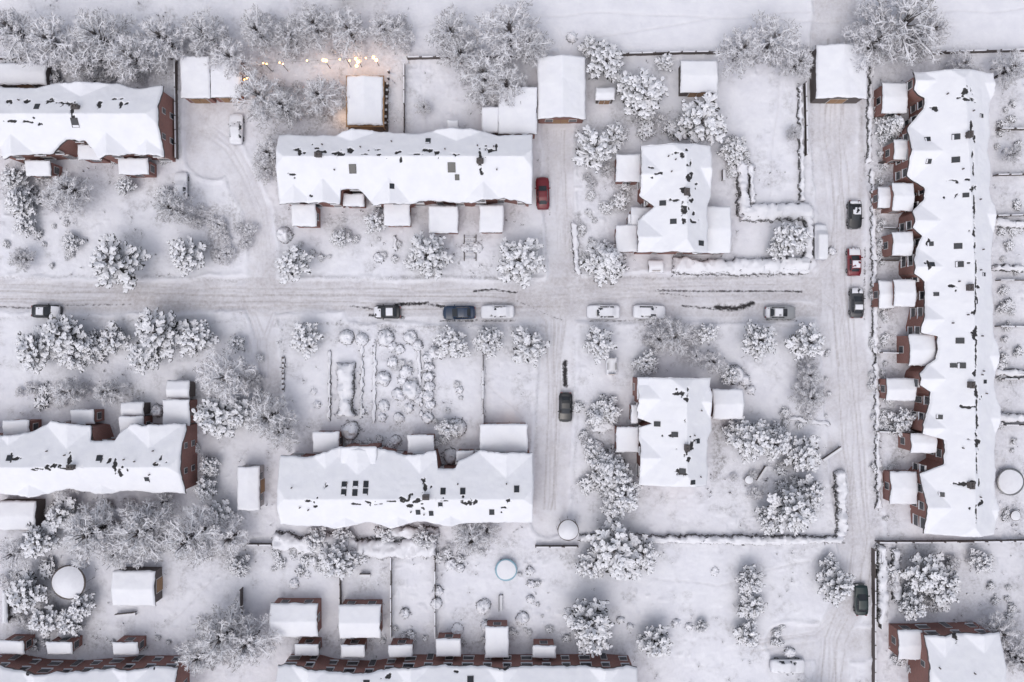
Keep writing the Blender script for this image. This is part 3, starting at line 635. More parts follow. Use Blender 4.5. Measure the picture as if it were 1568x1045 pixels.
terrace('brick_terrace_house','x',[(430,697),(478,699),(520,685),(580,686),(622,696),(668,690),(671,716),(698,716),(702,706),(735,690),(816,693)],[(430,803),(470,806),(520,809),(560,799),(600,809),(640,797),(680,804),(740,800),(816,800)],[(430,765),(816,765)],
 gables=[(550,685,3,1.4),(500,690,2,1.0),(645,692,2.2,1.3),(775,690,3,1.5),(530,808,2.2,1.0),(610,808,2.2,1.0),(690,802,2,1.0)],hips=(1.6,1.6),
 patches=[(650,748,2.5,9),(640,768,5,2),(620,764,4,2.2),(630,774,4,2.5),(628,760,2,4),(716,768,7,2.5),(728,766,2.5,4),(778,768,2.5,4),(773,778,4,1.6),(562,768,5,1.8),(580,772,6,1.2),(500,744,3.5,3),(648,778,3,2.5),(475,767,4,2),(545,772,6,1.2),(485,776,3,2),(680,767,8,1.1),(600,767,7,1.1)],
 sky=[(528,742,.8),(545,741,.8),(561,741,.8),(528,753,.8),(545,753,.8),(561,752,.8),(679,751,.8),(709,751,.8),(660,787,.7),(753,785,.8),(791,748,.8),(675,772,.7),(640,785,.7)],chim=[(652,762)],
 annexes=[(479,661,520,694,3,.25),(624,666,665,695,3,.25),(735,649,808,694,3.3,.3),(698,690,726,712,3,.2),(522,684,577,712,5.4,.3)],seed=3)
terrace('brick_terrace_house','x',[(-150,660),(0,667),(45,663),(78,645),(140,651),(143,673),(180,673),(184,664),(200,650),(284,650)],[(-150,757),(0,757),(50,761),(110,748),(150,757),(200,752),(284,757)],[(-150,716),(284,716)],
 gables=[(110,647,2.6,1.5),(20,664,2.2,1.2),(235,650,3,1.5),(50,760,2.2,1.1),(160,757,2.2,1.0)],hips=(None,1.6),
 patches=[(107,703,2.5,9),(85,712,7,2),(78,717,4,3),(64,716,6,1.8),(178,714,2.6,7),(186,724,2.6,5),(60,720,6,1.2),(22,701,6,1.8),(155,701,5,2),(245,701,2.5,4),(243,712,4,1.6),(100,717,8,1.2),(170,706,3,2.2)],
 sky=[(18,702,.9),(155,702,.9),(225,735,.7)],chim=[(108,716)],
 annexes=[(109,627,145,650,3,.25),(5,643,46,668,3,.25),(250,612,291,652,3,.3),(183,637,221,668,3,.25)],seed=4)
terrace('brick_semi_detached_house','y',[(1088,224),(1088,300),(1083,312),(1083,388)],[(982,224),(980,300),(1001,318),(975,340),(975,390)],[(1050,222),(1052,390)],eave=5.0,rz=7.2,
 gables=[(978,270,2.8,1.5),(978,365,2.6,1.5),(1088,260,2.4,1.2)],hips=(1.4,1.4),
 patches=[(1038,236,8,2),(1046,240,4,2.5),(1056,250,2.5,6),(1059,268,4,4),(1052,276,2.5,6),(1047,290,5,3),(1055,297,2.5,5),(1032,306,8,1.6),(1046,322,3,8),(1045,340,2.5,4),(1062,340,5,1.2),(1062,325,3,2),(1012,265,5,1.6),(1000,255,2.5,2),(1058,308,4,2),(1065,282,3,2)],
 sky=[(1015,311,.8),(1030,340,.8),(1075,372,.8)],chim=[(1052,294)],
 annexes=[(1060,316,1119,388,3.4,.5,'x'),(943,237,981,279,3,.3),(943,345,976,386,3,.3),(966,317,1002,346,3,.4,'x'),(961,328,977,350,2.8,.2)],seed=5)
terrace('brick_semi_detached_house','y',[(1088,578),(1088,640),(1090,660),(1083,672),(1083,743)],[(976,577),(975,640),(998,648),(979,655),(979,744)],[(1050,577),(1052,744)],eave=5.0,rz=7.2,
 gables=[(976,610,2.8,1.4),(978,700,2.6,1.4),(1088,615,2.4,1.2)],hips=(1.4,1.4),
 patches=[(1043,603,7,2),(1053,598,2.6,4),(1050,610,2.6,5),(1055,688,5,2.5),(1058,680,2.5,5),(1048,694,3.5,3.5),(1053,702,3,4),(1068,674,5,1.6),(1046,725,6,2),(1030,667,4,1.6),(1040,722,6,1.2),(1036,604,6,1.2),(1048,642,1.3,4)],
 sky=[(1007,650,.8),(1043,720,.8),(1032,665,.8),(1068,676,.7),(1060,738,.7)],chim=[(1052,686)],
 annexes=[(1091,596,1138,642,3,.5,'x'),(943,653,978,693,3,.3),(966,620,978,648,3,.2),(975,578,1001,612,5.2,.2)],seed=6)
Lf=[(1396,113),(1396,140),(1412,152),(1412,168),(1390,196),(1388,270),(1414,288),(1414,305),(1396,325),(1394,350),(1411,362),(1396,400),(1396,420),(1416,432),(1414,470),(1407,500),(1408,510),(1431,515),(1430,550),(1405,572),(1405,590),(1424,600),(1420,630),(1409,650),(1409,664),(1442,672),(1440,710),(1410,726),(1417,818)]
Rt=[(1519,112),(1521,140),(1514,160),(1515,200),(1510,235),(1517,255),(1513,290),(1521,320),(1522,350),(1517,385),(1517,440),(1522,470),(1518,500),(1527,530),(1527,560),(1521,590),(1530,625),(1529,650),(1520,690),(1525,720),(1520,740),(1526,780),(1521,818)]
terrace('brick_terrace_house','y',Rt,Lf,[(1476,112),(1490,400),(1492,820)],eave=4.5,rz=6.8,
 gables=[(1396,128,2.2,1.5),(1390,235,3,1.7),(1395,340,2.4,1.4),(1400,410,2.4,1.4),(1408,490,2.4,1.4),(1405,580,2.4,1.4),(1409,655,2.2,1.3),(1412,775,3,1.6),(1520,130,2.2,.8),(1522,330,2.2,.8),(1528,545,2.2,.8),(1530,640,2.2,.8),(1525,780,2.2,.8)],hips=(1.6,1.6),
 patches=[(1478,140,7,3),(1484,152,8,2.4),(1490,137,2.5,6),(1470,150,5,1.6),(1488,196,2.4,10),(1494,210,3,3),(1484,205,3,3),(1490,232,1.6,6),(1491,290,5,4),(1480,275,3,1.6),(1491,355,2.6,7),(1493,380,1.5,10),(1494,440,1.5,10),(1493,470,2.4,12),(1498,462,1.6,5),(1494,515,3.4,11),(1500,440,3,1.6),(1462,438,4,1.6),(1492,572,2.6,4),(1495,600,2.4,10),(1484,624,8,1.6),(1496,640,1.6,10),(1495,665,2.6,10),(1497,680,4,6),(1478,742,10,2.4),(1492,742,4,4),(1500,738,1.6,6),(1503,770,5,4),(1430,404,1.6,6),(1432,368,1.6,5),(1492,320,1.3,14),(1491,260,1.3,12),(1494,410,1.3,12),(1495,545,1.3,14),(1496,710,1.3,14),(1460,275,4,2),(1466,300,2,3),(1435,160,3,2),(1494,785,1.3,10),(1496,620,1.3,12)],
 sky=[(1463,210,.9),(1463,245,.9),(1428,245,.7),(1427,210,.7),(1467,377,.9),(1469,405,.9),(1432,372,.7),(1432,404,.7),(1470,522,.9),(1472,560,.9),(1476,300,.7),(1462,560,.7),(1440,450,.6),(1445,640,.7),(1448,760,.7),(1508,175,.6),(1510,420,.6),(1512,585,.6)],chim=[(1488,205),(1490,440),(1492,590),(1492,745)],
 annexes=[(1350,127,1389,174,2.7,.3,'x'),(1344,286,1368,319,2.5,.3,'x'),(1366,280,1399,323,3.7,.4,'x'),(1366,355,1398,392,3.6,.3,'x'),(1345,430,1370,472,2.5,.3,'x'),(1368,428,1402,470,3.5,.3,'x'),(1392,512,1432,560,3.9,.4,'x'),(1357,579,1402,614,2.7,.4,'x'),(1394,664,1434,694,3.9,.3,'x'),(1363,722,1404,772,2.7,.3,'x'),(1368,214,1390,245,3.5,.2,'x')],seed=7,sp=2.3)
terrace('brick_terrace_house','x',[(425,1020),(470,1019),(500,1027),(560,1030),(630,1020),(690,1020),(770,1020),(850,1020),(925,1019),(975,1022)],[(425,1150),(975,1150)],[(425,1090),(975,1090)],
 gables=[(475,1018,2.2,1.5),(630,1018,2.2,1.5),(770,1018,2.2,1.5),(925,1018,2.2,1.5)],hips=(1.6,1.6),
 patches=[(590,1042,4,2),(475,1026,6,2),(630,1026,6,2),(771,1026,6,2),(925,1026,6,2),(700,1036,4,2)],sky=[(560,1050,1),(720,1045,1)],
 annexes=[(452,985,488,1005,2.6),(522,986,559,1007,2.6),(595,986,632,1007,2.6),(667,977,706,1006,2.6),(743,958,779,1008,2.6),(815,987,851,1008,2.6)],seed=8)
terrace('brick_terrace_house','x',[(-150,1020),(0,1020),(40,1028),(100,1030),(190,1022),(272,1022)],[(-150,1150),(272,1150)],[(-150,1090),(272,1090)],
 gables=[(60,1020,2.4,1.5),(200,1020,2.4,1.5)],hips=(None,1.6),patches=[(25,1030,4,3),(35,1036,3,3),(70,1026,5,2),(220,1028,5,2)],
 annexes=[(0,980,38,1002,2.6),(72,982,112,1002,2.6),(173,982,213,1003,2.6)],seed=9)
terrace('brick_house','x',[(1415,972),(1440,970),(1530,968)],[(1415,1130),(1530,1130)],[(1415,1050),(1530,1050)],gables=[(1440,970,2.2,1.4),(1500,968,2.4,1.2)],hips=(1.5,1.5),patches=[(1472,982,5,5),(1462,978,4,2)],
 annexes=[(1375,965,1413,1010,3,.3,'x')],seed=10)

shed('garage',277,87,322,151,2.7,.2,'N',M_brick); shed('garage',323,89,370,150,2.6,.2,'N',M_brick)
shed('garage',823,87,897,182,2.9,1.1,'y',M_brick)
shed('garage',1250,69,1328,151,2.8,.6,'y',M_timber)
shed('garden_shed',1042,93,1099,142,2.4,.35,'x')
shed('garage',363,714,398,781,2.6,.3,'y',M_render,'E')
shed('garage',172,874,238,928,2.6,.5,'x',M_timber,'E')
shed('garden_shed',-10,767,56,812,2.4,.3,'x')
shed('garage',414,924,487,976,2.7,.7,'x',M_brick,'S')
shed('garage',519,926,583,978,2.7,.7,'x',M_brick,'S')
shed('garden_shed',255,583,291,611,2.3,.4,'x')
shed('garden_shed',185,616,221,638,2.3,.2,'x')
shed('garden_shed',928,547,945,575,1.2,.2,'y',M_render)
shed('garden_shed',912,134,942,154,2.2,.3,'x')
shed('garden_shed',993,398,1016,417,1.6,.2,'x')
shed('garden_shed',4,905,12,955,2,.2,'y')
shed('garden_shed',-10,97,72,130,2.3,.2,'x')
E=empty('lit_garden_pavilion',*W(557,154))
x0,y1=W(531,117,2.8);x1,y0=W(586,192,2.8)
snowcap('snow_roof',x0,y0,x1,y1,2.6,E,rise=.5,axis='y')
mb=MB()
mb.box(x0-.16,y0-.16,2.45,x1+.16,y1+.16,2.58,0)
for xx in (x0+.1,x1-.1):
    for k in range(4):
        yy=y0+.1+(y1-y0-.2)*k/3; mb.box(xx-.07,yy-.07,0,xx+.07,yy+.07,2.45,0)
mb.box(x0+.1,y1-.2,0,x1-.1,y1-.12,2.4,1)
mb.box(x0-.35,y0-.3,-.05,x1+.35,y1+.1,.12,1)
obj('timber_frame',mb.mesh('frame',[M_wood,M_timber]),E)
def lamp(px,py,z,e,parent,col=(1,.55,.22)):
    l=bpy.data.lights.new('warm_lamp','POINT'); l.energy=e; l.color=col; l.shadow_soft_size=.08
    o=bpy.data.objects.new('warm_light',l); COL.objects.link(o); x,y=W(px,py,z); o.parent=parent; o.location=(x-parent.location[0],y-parent.location[1],z)
for p in [(525,178),(557,199)]: lamp(p[0],p[1],1.2,34,E)
SL=empty('string_lights',*W(500,95)); mb=MB()
pts=[(375,120),(405,97),(430,96),(497,92),(530,90),(547,90),(574,88)]
for a,b in zip(pts[:-1],pts[1:]):
    z=3.4; mb.tube((*W(*a,z),z),(*W(*b,z),z),.012,.012,4,0)
for i,p in enumerate(pts):
    x,y=W(*p,3.4); mb.tube((x,y,0),(x,y,3.5),.05,.04,6,0)
for i,p in enumerate([(378,120),(374,122),(381,119),(403,97),(408,98),(428,96),(433,98),(495,92),(499,93),(545,90),(548,95),(546,101),(572,88),(576,92),(470,93),(520,91),(560,89),(535,93)]):
    x,y=W(*p,3.3); r=.22 if 6<i<14 else .11
    mb.tube((x,y,3.18),(x,y,3.25),r*.6,r,8,1); mb.tube((x,y,3.25),(x,y,3.4),r,r*.3,8,1)
obj('bulbs_and_posts',mb.mesh('bulbs',[M_timber,M_bulb]),SL)
for p,e in [((378,122),18),((405,99),18),((497,95),40),((547,95),40),((574,93),40)]: lamp(p[0],p[1],3.0,e,SL)
GL=empty('garden_lamp',*W(780,646)); mb=MB(); x,y=W(780,646); mb.tube((x,y,0),(x,y,1.2),.03,.03,6,0); mb.tube((x,y,1.2),(x,y,1.28),.05,.04,8,1)
obj('lamp_post',mb.mesh('gl',[M_timber,M_white]),GL); lamp(782,640,1.6,12,GL,(1,.72,.5))

# ---------------------------------------------------------------- hedges, fences, mounds
def resamp(pts,step):
    out=[]
    for a,b in zip(pts[:-1],pts[1:]):
        L=math.hypot(b[0]-a[0],b[1]-a[1]);n=max(1,int(L/step))
        for i in range(n): out.append((a[0]+(b[0]-a[0])*i/n,a[1]+(b[1]-a[1])*i/n))
    out.append(pts[-1]); return np.array(out)
HS=[0]
def hedge(pts,w=10,h=1.5,nm='snowy_hedge'):
    HS[0]+=1; sd=HS[0]
    P=resamp([W(*p,h*.5) for p in pts],.22); T=np.gradient(P,axis=0); T/=np.linalg.norm(T,axis=1)[:,None]+1e-9
    Nn=np.stack([-T[:,1],T[:,0]],1); n=len(P)
    wv=w*S/2*(.55+.9*fbm(P[:,0],P[:,1],1.3,sd))
    prof=np.array([0,.45,.75,.9,1,1.03,1.05,1.03,1,.9,.75,.45,0]); off=np.array([-1.05,-1.0,-.92,-.75,-.5,-.25,0,.25,.5,.75,.92,1.0,1.05])
    X=P[:,0:1]+Nn[:,0:1]*wv[:,None]*off; Y=P[:,1:2]+Nn[:,1:2]*wv[:,None]*off
    X=X+(vn(X,Y,.4,sd)-.5)*.45;Y=Y+(vn(X,Y,.4,sd+3)-.5)*.45
    Zh=h*prof[None,:]*(.6+.75*fbm(X,Y,.9,sd+6)); Zh[0]*=.2;Zh[-1]*=.2
    me,_=gridmesh(nm,X,Y,Zh-.05,[M_shrub]); e=obj(nm,me)
    r=random.Random(sd); mb=MB(); L=sum(math.hypot(b[0]-a[0],b[1]-a[1]) for a,b in zip(P[:-1],P[1:]))
    for k in range(int(L*max(3,w*.6))):
        i=r.randrange(n); o=r.choice((-1,1))*r.uniform(.5,1.25)*wv[i]; x=P[i,0]+Nn[i,0]*o;y=P[i,1]+Nn[i,1]*o; z=h*max(.15,1-abs(o/wv[i])**3)*r.uniform(.7,1.05)
        a=r.uniform(0,6.28); l=r.uniform(.15,.45); q=[(x,y,z-.05),(x+math.cos(a)*l*.5,y+math.sin(a)*l*.5,z+.08),(x+math.cos(a)*l,y+math.sin(a)*l,z+r.uniform(-.1,.15))]
        if r.random()<.6: strip(mb,q,[.05,.11,.03],.5,1)
        else: flat(mb,q,[.04,.06,.02],0)
    obj('sprays',mb.mesh('sprays',[M_fol,M_snowt]),e)
    return e
for p,w,h in [([(529,556),(529,638)],22,1.8),([(418,828),(470,834),(520,828)],22,1.7),([(530,838),(600,842),(668,838)],26,1.8),([(520,815),(530,840)],16,1.5),([(575,815),(672,815)],16,1.4),
 ([(888,824),(1000,826),(1150,828),(1292,826)],12,1.2),([(1288,722),(1290,822)],15,1.4),([(1135,250),(1140,330)],16,1.5),([(1135,326),(1243,324)],24,1.6),([(1150,252),(1152,310)],8,1.0),([(1030,406),(1120,410),(1240,404)],22,1.5),([(1238,315),(1238,400)],12,1.3),
 ([(1060,416),(1240,414)],10,1.0),([(1350,835),(1352,955)],14,1.4),([(1520,340),(1568,345),(1640,345)],13,1.2),([(1520,570),(1568,572),(1640,572)],10,1.2),([(1520,640),(1568,640),(1640,640)],11,1.2),([(1520,410),(1568,412)],9,1),([(1225,130),(1228,308)],6,1.0),
 ([(880,340),(884,420)],8,.8),([(740,560),(740,640)],4,.5),([(505,535),(504,645)],4,.6),([(555,525),(553,640)],4,.5),([(574,520),(572,650)],5,.5),([(434,545),(432,600)],4,.6),([(1372,840),(1374,920)],12,1.1),([(1335,90),(1330,250)],6,.8),([(1336,260),(1340,500),(1346,780)],6,.7),
 ([(605,360),(607,385)],4,.6),([(905,655),(942,652)],14,1),([(1105,655),(1180,660)],9,1.2),([(640,520),(645,640)],5,.5),([(1210,640),(1270,650)],5,.5)]:
    hedge(p,w,h)
def fence(pts,h=1.5,nm='garden_fence',cap=.075,mat=None):
    P=[W(*p,0) for p in pts]; mb=MB()
    for a,b in zip(P[:-1],P[1:]):
        L=math.hypot(b[0]-a[0],b[1]-a[1]);tx,ty=(b[0]-a[0])/L,(b[1]-a[1])/L;nx,ny=-ty,tx
        n=max(1,int(L/1.8))
        for i in range(n):
            q0=(a[0]+tx*L*i/n,a[1]+ty*L*i/n);q1=(a[0]+tx*L*(i+1)/n,a[1]+ty*L*(i+1)/n); hh=h+R0.uniform(-.04,.04)
            def slab(p,q,w,z0,z1,mi):
                v=[];
                for z in(z0,z1):
                    for (c,s) in((p,-1),(q,-1),(q,1),(p,1)): v.append((c[0]+nx*w*s,c[1]+ny*w*s,z))
                mb.add(v,[(0,3,2,1),(4,5,6,7),(0,1,5,4),(1,2,6,5),(2,3,7,6),(3,0,4,7)],mi)
            slab(q0,q1,.03,-.1,hh,0)
            if R0.random()<.85: slab((q0[0]+tx*.06,q0[1]+ty*.06),(q1[0]-tx*R0.uniform(.03,.4),q1[1]-ty*.05),cap,hh+.003,hh+R0.uniform(.04,.12),1)
            mb.box(q0[0]-.06,q0[1]-.06,-.1,q0[0]+.06,q0[1]+.06,hh+.15,0)
    return obj(nm,mb.mesh(nm,[mat or M_timber,M_snow]))
for p in [[(625,92),(820,88)],[(900,88),(1042,84),(1250,82)],[(1330,76),(1420,84),(1568,80),(1700,80)],[(1525,200),(1640,200)],[(1520,270),(1640,268)],[(1520,332),(1640,330)],[(1524,430),(1640,430)],[(1524,500),(1640,502)],[(1530,580),(1640,580)],[(1532,650),(1640,650)],[(1340,828),(1420,828),(1568,826),(1640,826)],
  [(0,92),(100,95),(270,92)],[(272,95),(274,245)],[(380,832),(520,832)],[(600,850),(600,975)],[(372,900),(372,960)],[(740,500),(740,655)],[(820,835),(885,835)],[(667,850),(667,975)],[(1335,840),(1335,1045)],[(1345,840),(1345,960)],[(620,205),(620,100)],[(1230,130),(1232,240)],[(522,850),(524,975)],[(1515,108),(1530,108),(1560,110)],[(1340,660),(1400,662)],[(1345,540),(1400,542)],[(1345,400),(1395,400)],[(1345,250),(1385,250)],[(1345,350),(1390,352)]]:
    fence(p,1.1)
def mound(px,py,r,h=.8,nm='snow_capped_bush',ry=None):
    x0,y0=W(px,py,h*.5); ry=ry or r; n=28;m=11; th=np.linspace(0,2*math.pi,n+1)[:,None]; s=np.linspace(0,1,m)[None,:]
    rr=s**.8; z=(np.clip(1-rr**3,0,1))**.65; c,sn=np.cos(th),np.sin(th)
    w=.74+.5*fbm(c*1.2+px,sn*1.2+py,.9,5)
    w[-1]=w[0]
    X=x0+c*rr*r*S*w*1.08; Y=y0+sn*rr*ry*S*w*1.08; Zm=h*z*(.7+.6*vn(c*rr*2+px,sn*rr*2+py,.6,2)); Zm[-1]=Zm[0]
    me,_=gridmesh(nm,X,Y,Zm-.03,[M_shrub]); e=obj(nm,me)
    rg=random.Random(int(px*7+py)); mb=MB()
    for k in range(int(r*3.5)):
        a=rg.uniform(0,6.28);q=rg.uniform(.55,1.15); x=x0+math.cos(a)*q*r*S;y=y0+math.sin(a)*q*r*S;zz=h*max(.12,1-q**3)*.95; b=a+rg.uniform(-1,1);l=rg.uniform(.1,.3)
        (strip(mb,[(x,y,zz),(x+math.cos(b)*l,y+math.sin(b)*l,zz+.08)],[.08,.05],.5,1) if rg.random()<.6 else flat(mb,[(x,y,zz),(x+math.cos(b)*l,y+math.sin(b)*l,zz+.08)],[.04,.02],0))
    obj('sprays',mb.mesh('sprays',[M_fol,M_snowt]),e); return e
for x,y,r,h in [(590,517,13,1.4),(530,517,12,1.3),(553,520,10,1.1),(610,605,10,1.0),(630,598,15,1.4),(621,570,10,1),(586,580,11,1.2),(600,555,8,.8),(587,622,9,.9),(610,640,8,.9),(585,640,7,.8),(626,625,8,.8),(665,540,9,1.1),(655,548,8,1),(657,562,8,1),(656,577,9,1.1),(657,592,8,1),(655,606,9,1),(658,620,8,1),(655,640,9,1),(628,517,10,1.1),(640,530,8,.9),(535,660,14,1.6),(703,597,6,.6),(580,395,8,.9),(875,57,8,.8),(912,687,14,1.3),(812,875,6,.7),(813,895,6,.7),(812,918,6,.7),(700,655,14,1.3),(480,860,8,.8),(450,895,8,.7),(690,865,9,.9),(705,870,7,.8),(1128,575,14,1.6),(1140,582,9,1),(1150,598,7,.6),(435,360,12,1.3),(820,160,11,1.3),(240,630,10,1.2),
  (100,965,14,1.3),(620,940,8,.8),(670,905,8,.8),(668,925,9,.9),(700,965,9,.8),(740,930,11,1.1),(800,948,10,1.0),(1095,875,7,.5),(1210,1000,8,.7),(1430,975,9,.8),(485,620,6,.5),(690,700,12,1.1),(605,675,9,.9),(1275,385,6,.6),(555,630,5,.5),(730,380,8,.7),(712,380,7,.7),(745,960,9,.9),(1055,960,6,.6),(1035,955,7,.7),(950,950,6,.5),(965,960,5,.5),(615,583,7,.7),(640,612,7,.7),(600,530,7,.7),(612,535,7,.7),(480,600,5,.4),(470,880,6,.5)]: mound(x,y,r,h)
def disc(nm,px,py,r,z,rimmat,legs=6,rise=.12,rim=.93):
    x,y=W(px,py,z); e=empty(nm,x,y); mb=MB(); n=28;r*=S
    V=[];F=[]
    for rr,zz in ((r*1.0,z-.05),(r*1.0,z+.05),(r*.8,z+.05)):
        for i in range(n): a=2*math.pi*i/n; V.append((x+rr*math.cos(a),y+rr*math.sin(a),zz))
    for k in range(2):
        for i in range(n): F.append((k*n+i,k*n+(i+1)%n,(k+1)*n+(i+1)%n,(k+1)*n+i))
    mb.add(V,F,0)
    V=[(x,y,z+.1+rise)];F=[]
    for rr,zz in ((r*.5,z+.1+rise*.8),(r*rim,z+.07)):
        for i in range(n): a=2*math.pi*i/n; j=1+.03*math.sin(a*3+px); V.append((x+rr*j*math.cos(a),y+rr*j*math.sin(a),zz))
    for i in range(n): F.append((0,1+i,1+(i+1)%n)); F.append((1+i,1+n+i,1+n+(i+1)%n,1+(i+1)%n))
    mb.add(V,F,1)
    for i in range(legs):
        a=2*math.pi*i/legs; mb.tube((x+r*math.cos(a),y+r*math.sin(a),0),(x+r*math.cos(a),y+r*math.sin(a),z),.035,.035,6,2)
    obj('top',mb.mesh(nm,[rimmat,M_snow,M_metal],True),e)
disc('trampoline',775,873,17,.8,M_pond,rim=.86); disc('trampoline',1547,738,21,.9,M_metal,rim=.88); disc('round_gazebo',105,892,26,2.3,M_timber,8,.7); disc('octagonal_gazebo',870,812,16,2.2,M_timber,8,.6)
disc('garden_table',1555,790,8,.7,M_timber,4)
disc('garden_table',1147,735,7,.7,M_timber,4)
def bench(px,py,L,rot):
    x,y=W(px,py); e=empty('garden_bench',x,y,rot); mb=MB(); L*=S/2
    mb.box(-L,-.22,.40,L,.22,.45,0); mb.box(-L,.24,.45,L,.29,.9,0)
    for sx in(-1,1):
        for yy in(-.18,.2): mb.box(sx*(L-.1)-.04,yy-.04,-.05,sx*(L-.1)+.04,yy+.04,.40,0)
    mb.box(-L+.02,-.2,.453,L-.02,.2,.55,1)
    obj('bench_frame',mb.mesh('bench',[M_timber,M_snow]),e,False)
for b in [(767,922,24,1.57),(1165,725,26,1.0),(1190,1020,20,0),(1272,695,34,.6),(1107,270,16,1.57),(195,940,30,.1),(560,880,16,0)]: bench(*b)
E=empty('post_row',*W(595,150)); mb=MB()
for k in range(9):
    x,y=W(596-k*.5,112+k*10,0); mb.box(x-.12,y-.12,-.05,x+.12,y+.12,1.1,0); mb.box(x-.14,y-.14,1.103,x+.14,y+.14,1.2,1)
for k in range(7):
    x,y=W(435,548+k*8,0); mb.box(x-.12,y-.12,-.05,x+.12,y+.12,.7,0)
obj('posts',mb.mesh('posts',[M_timber,M_snow]),E)
E=empty('timber_garden_frame',*W(720,375)); mb=MB()
for k in range(5):
    x,y=W(720,364+k*8,0); mb.box(x-.8,y-.05,.3,x+.8,y+.05,.38,0);mb.box(x-.7,y-.04,.383,x+.5,y+.06,.46,1)
for s in(-1,1):
    x,y=W(720+s*9,0);_,ya=W(0,360);_,yb=W(0,400); mb.box(x-.05,yb,-.05,x+.05,ya,.3,0)
obj('frame',mb.mesh('trellis',[M_timber,M_snow]),E)

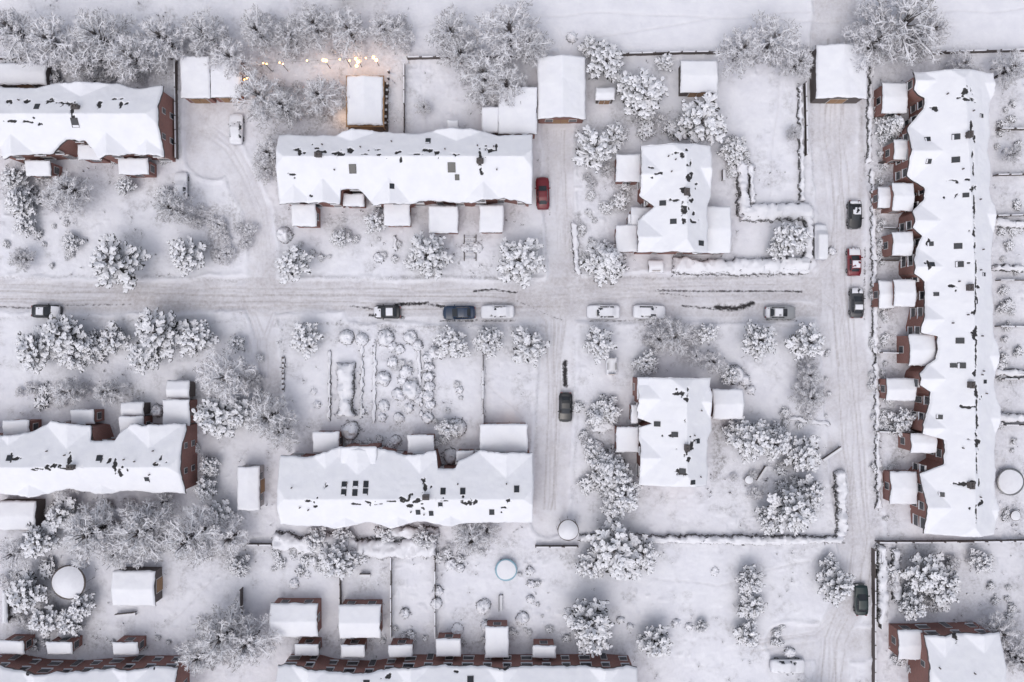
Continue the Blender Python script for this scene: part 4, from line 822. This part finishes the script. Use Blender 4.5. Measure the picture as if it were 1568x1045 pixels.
# ---------------------------------------------------------------- cars
P_red=paint('car_red',(0.17,0.012,0.02));P_navy=paint('car_navy',(0.012,0.03,0.07));P_black=paint('car_black',(0.012,0.013,0.016));P_silver=paint('car_silver',(0.30,0.31,0.33));P_green=paint('car_dark_green',(0.01,0.025,0.025));P_white=paint('car_white',(.6,.6,.62));P_grey=paint('car_grey',(.05,.052,.058))
def car(px,py,rot,mat,snow=0,L=4.4,Wd=1.8,nm='parked_car',van=False,seed=0):
    x,y=W(px,py,.7); e=empty(nm,x,y,rot+R0.uniform(-.03,.03))
    t=np.linspace(-1,1,49);r=np.linspace(-1,1,25); T,Rr=np.meshgrid(t,r,indexing='ij')
    if van: zc=np.interp(T,[-1,-.97,-.9,.35,.62,.9,1],[.7,1.7,1.85,1.85,1.1,.95,.55]); zs=np.interp(T,[-1,-.95,.5,.9,1],[.65,1.1,1.05,.85,.5])
    else: zc=np.interp(T,[-1,-.97,-.9,-.72,-.5,-.3,.05,.40,.8,.96,1],[.55,.82,.98,1.03,1.38,1.45,1.42,1.0,.88,.72,.5]); zs=np.interp(T,[-1,-.96,-.6,.4,.85,.97,1],[.52,.84,.94,.93,.8,.66,.48])
    ar=abs(Rr); k=np.clip((ar-.66)/.2,0,1)
    z=np.where(ar<.66,zc-.04*(ar/.66)**2,zc-.04+(np.minimum(zs,zc-.04)-(zc-.04))*k)-.06*np.clip((ar-.86)/.14,0,1)**2
    hw=Wd/2*(.78+.22*np.sqrt(np.clip(1-abs(T)**6,0,1)))
    X=T*L/2*(1-.04*ar**4);Y=Rr*hw
    me,_=gridmesh('body',X,Y,z,[mat,M_glass],skirt=.45,smooth=False)
    for p in me.polygons:
        c=p.center; tt=c[0]/(L/2); rr=abs(c[1])/(Wd/2); 
        if p.normal.z<.2 and c[2]<.7: continue
        f0,f1,b0,b1=(.38,.62,-1.2,-1.1) if van else (.08,.40,-.72,-.5)
        if rr<.60 and (f0+.02<tt<f1 or b0<tt<b1-.02): p.material_index=1
        elif .655<rr<.85 and b1-.1<tt<f0+.12 and c[2]>.93 and not (-.24<tt<-.19): p.material_index=1
    obj('body',me,e,False)
    mb=MB()
    for sx in(-.62,.62):
        for sy in(-1,1): mb.tube((sx*L/2,sy*(Wd/2-.2),.32),(sx*L/2,sy*(Wd/2+.01),.32),.32,.32,16,0); mb.tube((sx*L/2,sy*(Wd/2),.32),(sx*L/2,sy*(Wd/2+.02),.32),.18,.18,10,1)
    for sy in(-1,1):
        mb.box(.12*L,sy*(Wd/2+.08)-.09,.88,.12*L+.14,sy*(Wd/2+.08)+.09,1.02,2)
        mb.box(L/2-.2,sy*Wd*.33-.18,.56,L/2-.02,sy*Wd*.33+.18,.70,1); mb.box(-L/2+.0,sy*Wd*.34-.14,.6,-L/2+.1,sy*Wd*.34+.14,.8,3)
    mb.box(-L/2+.1,-Wd/2+.2,.16,L/2-.1,Wd/2-.2,.4,0)
    obj('wheels_mirrors_lights',mb.mesh('wm',[M_rubber,M_metal,mat,P_red]),e,False)
    if snow>0:
        q=fbm(X+px,Y+py,1.3,seed+3); q2=fbm(X+px,Y+py,.5,seed+5)
        isside=(ar>.66)&(ar<.88)&(T>-.62)&(T<.2)
        glass=((T>.06)&(T<.42)&(ar<.68)) if not van else ((T>.36)&(T<.64)&(ar<.68))
        if snow>1: on=T>-9
        elif snow>=.9: on=~(isside&(q2<.52))&~(glass&(q2<.34))
        else:
            roof=(T>-.5)&(T<.05)&(ar<.66); hood=(T>.44)&(ar<.86); boot=(T<-.74)&(ar<.86)
            on=roof&(q2>.3)
            if snow>=.6: on=on|(hood&(q2>.3))
            elif snow>=.5: on=on|(boot&(q2>.3))
            if snow<.45: on=(roof&(T<-.1)|hood&(T>.6))&(q2>.35)
        fm=on[:-1,:-1]&on[1:,:-1]&on[:-1,1:]&on[1:,1:]
        sc=1.05 if snow>=.9 else 1.0
        zz=z+.10+(q-.5)*.06 
        if snow>=.9: zz=zz-.10*np.clip((ar-.9)/.1,0,1)
        me,_=gridmesh('snow_cover',X*sc,Y*sc,zz,[M_snow],facemask=fm)
        o=obj('snow_cover',me,e,False); md=o.modifiers.new('thick','SOLIDIFY'); md.thickness=.09; md.offset=-1
h=math.pi/2
car(831,296,h,P_red,0,4.5); car(362,198,h,P_silver,.95,4.1); car(593,478,math.pi,P_black,.62,3.7); car(703,479,math.pi,P_navy,0,4.5,1.85); car(762,478,math.pi,P_white,1,4.4)
car(924,478,math.pi,P_white,1,4.4);car(994,478,0,P_silver,1,4.3);car(1195,479,0,P_silver,.5,4.2);car(70,477,0,P_black,.6,3.9,seed=5);car(866,624,-h,P_black,0,4.1)
car(1309,329,-h,P_black,.5,3.9);car(1308,401,h,P_red,.62,3.9,seed=9);car(1312,464,h,P_grey,.42,4.2,seed=2);car(1319,919,h,P_green,0,4.3,1.75);car(1206,1020,0,P_silver,1,4.6);car(277,287,h,P_silver,.95,4.0,seed=7);car(1256,371,h,P_white,1.2,4.8,1.75,'parked_van',True)

fin_ground()
# ---------------------------------------------------------------- light, sky, camera
w=bpy.data.worlds.new('World'); scene.world=w; w.use_nodes=True; nt=w.node_tree
bg=nt.nodes['Background']; sk=nt.nodes.new('ShaderNodeTexSky'); sk.sky_type='NISHITA'; sk.sun_disc=False
sk.sun_elevation=math.radians(65); sk.sun_rotation=math.radians(200); sk.dust_density=4; sk.air_density=1.0
hs=nt.nodes.new('ShaderNodeHueSaturation'); hs.inputs['Saturation'].default_value=.46
nt.links.new(sk.outputs[0],hs.inputs['Color']); nt.links.new(hs.outputs[0],bg.inputs[0]); bg.inputs[1].default_value=.143
sun=bpy.data.lights.new('sun','SUN'); sun.energy=.7; sun.angle=math.radians(85); sun.color=(1,.97,1)
so=bpy.data.objects.new('sun',sun); COL.objects.link(so); so.rotation_euler=(math.radians(25),0,math.radians(-20))
cam=bpy.data.cameras.new('camera'); co=bpy.data.objects.new('camera',cam); COL.objects.link(co); co.location=(0,0,H); co.rotation_euler=(0,0,0)
cam.sensor_width=36; cam.lens=36*H/(1568*S); cam.clip_end=3000; scene.camera=co
scene.view_settings.view_transform='Standard'; scene.view_settings.look='None'; scene.view_settings.exposure=0
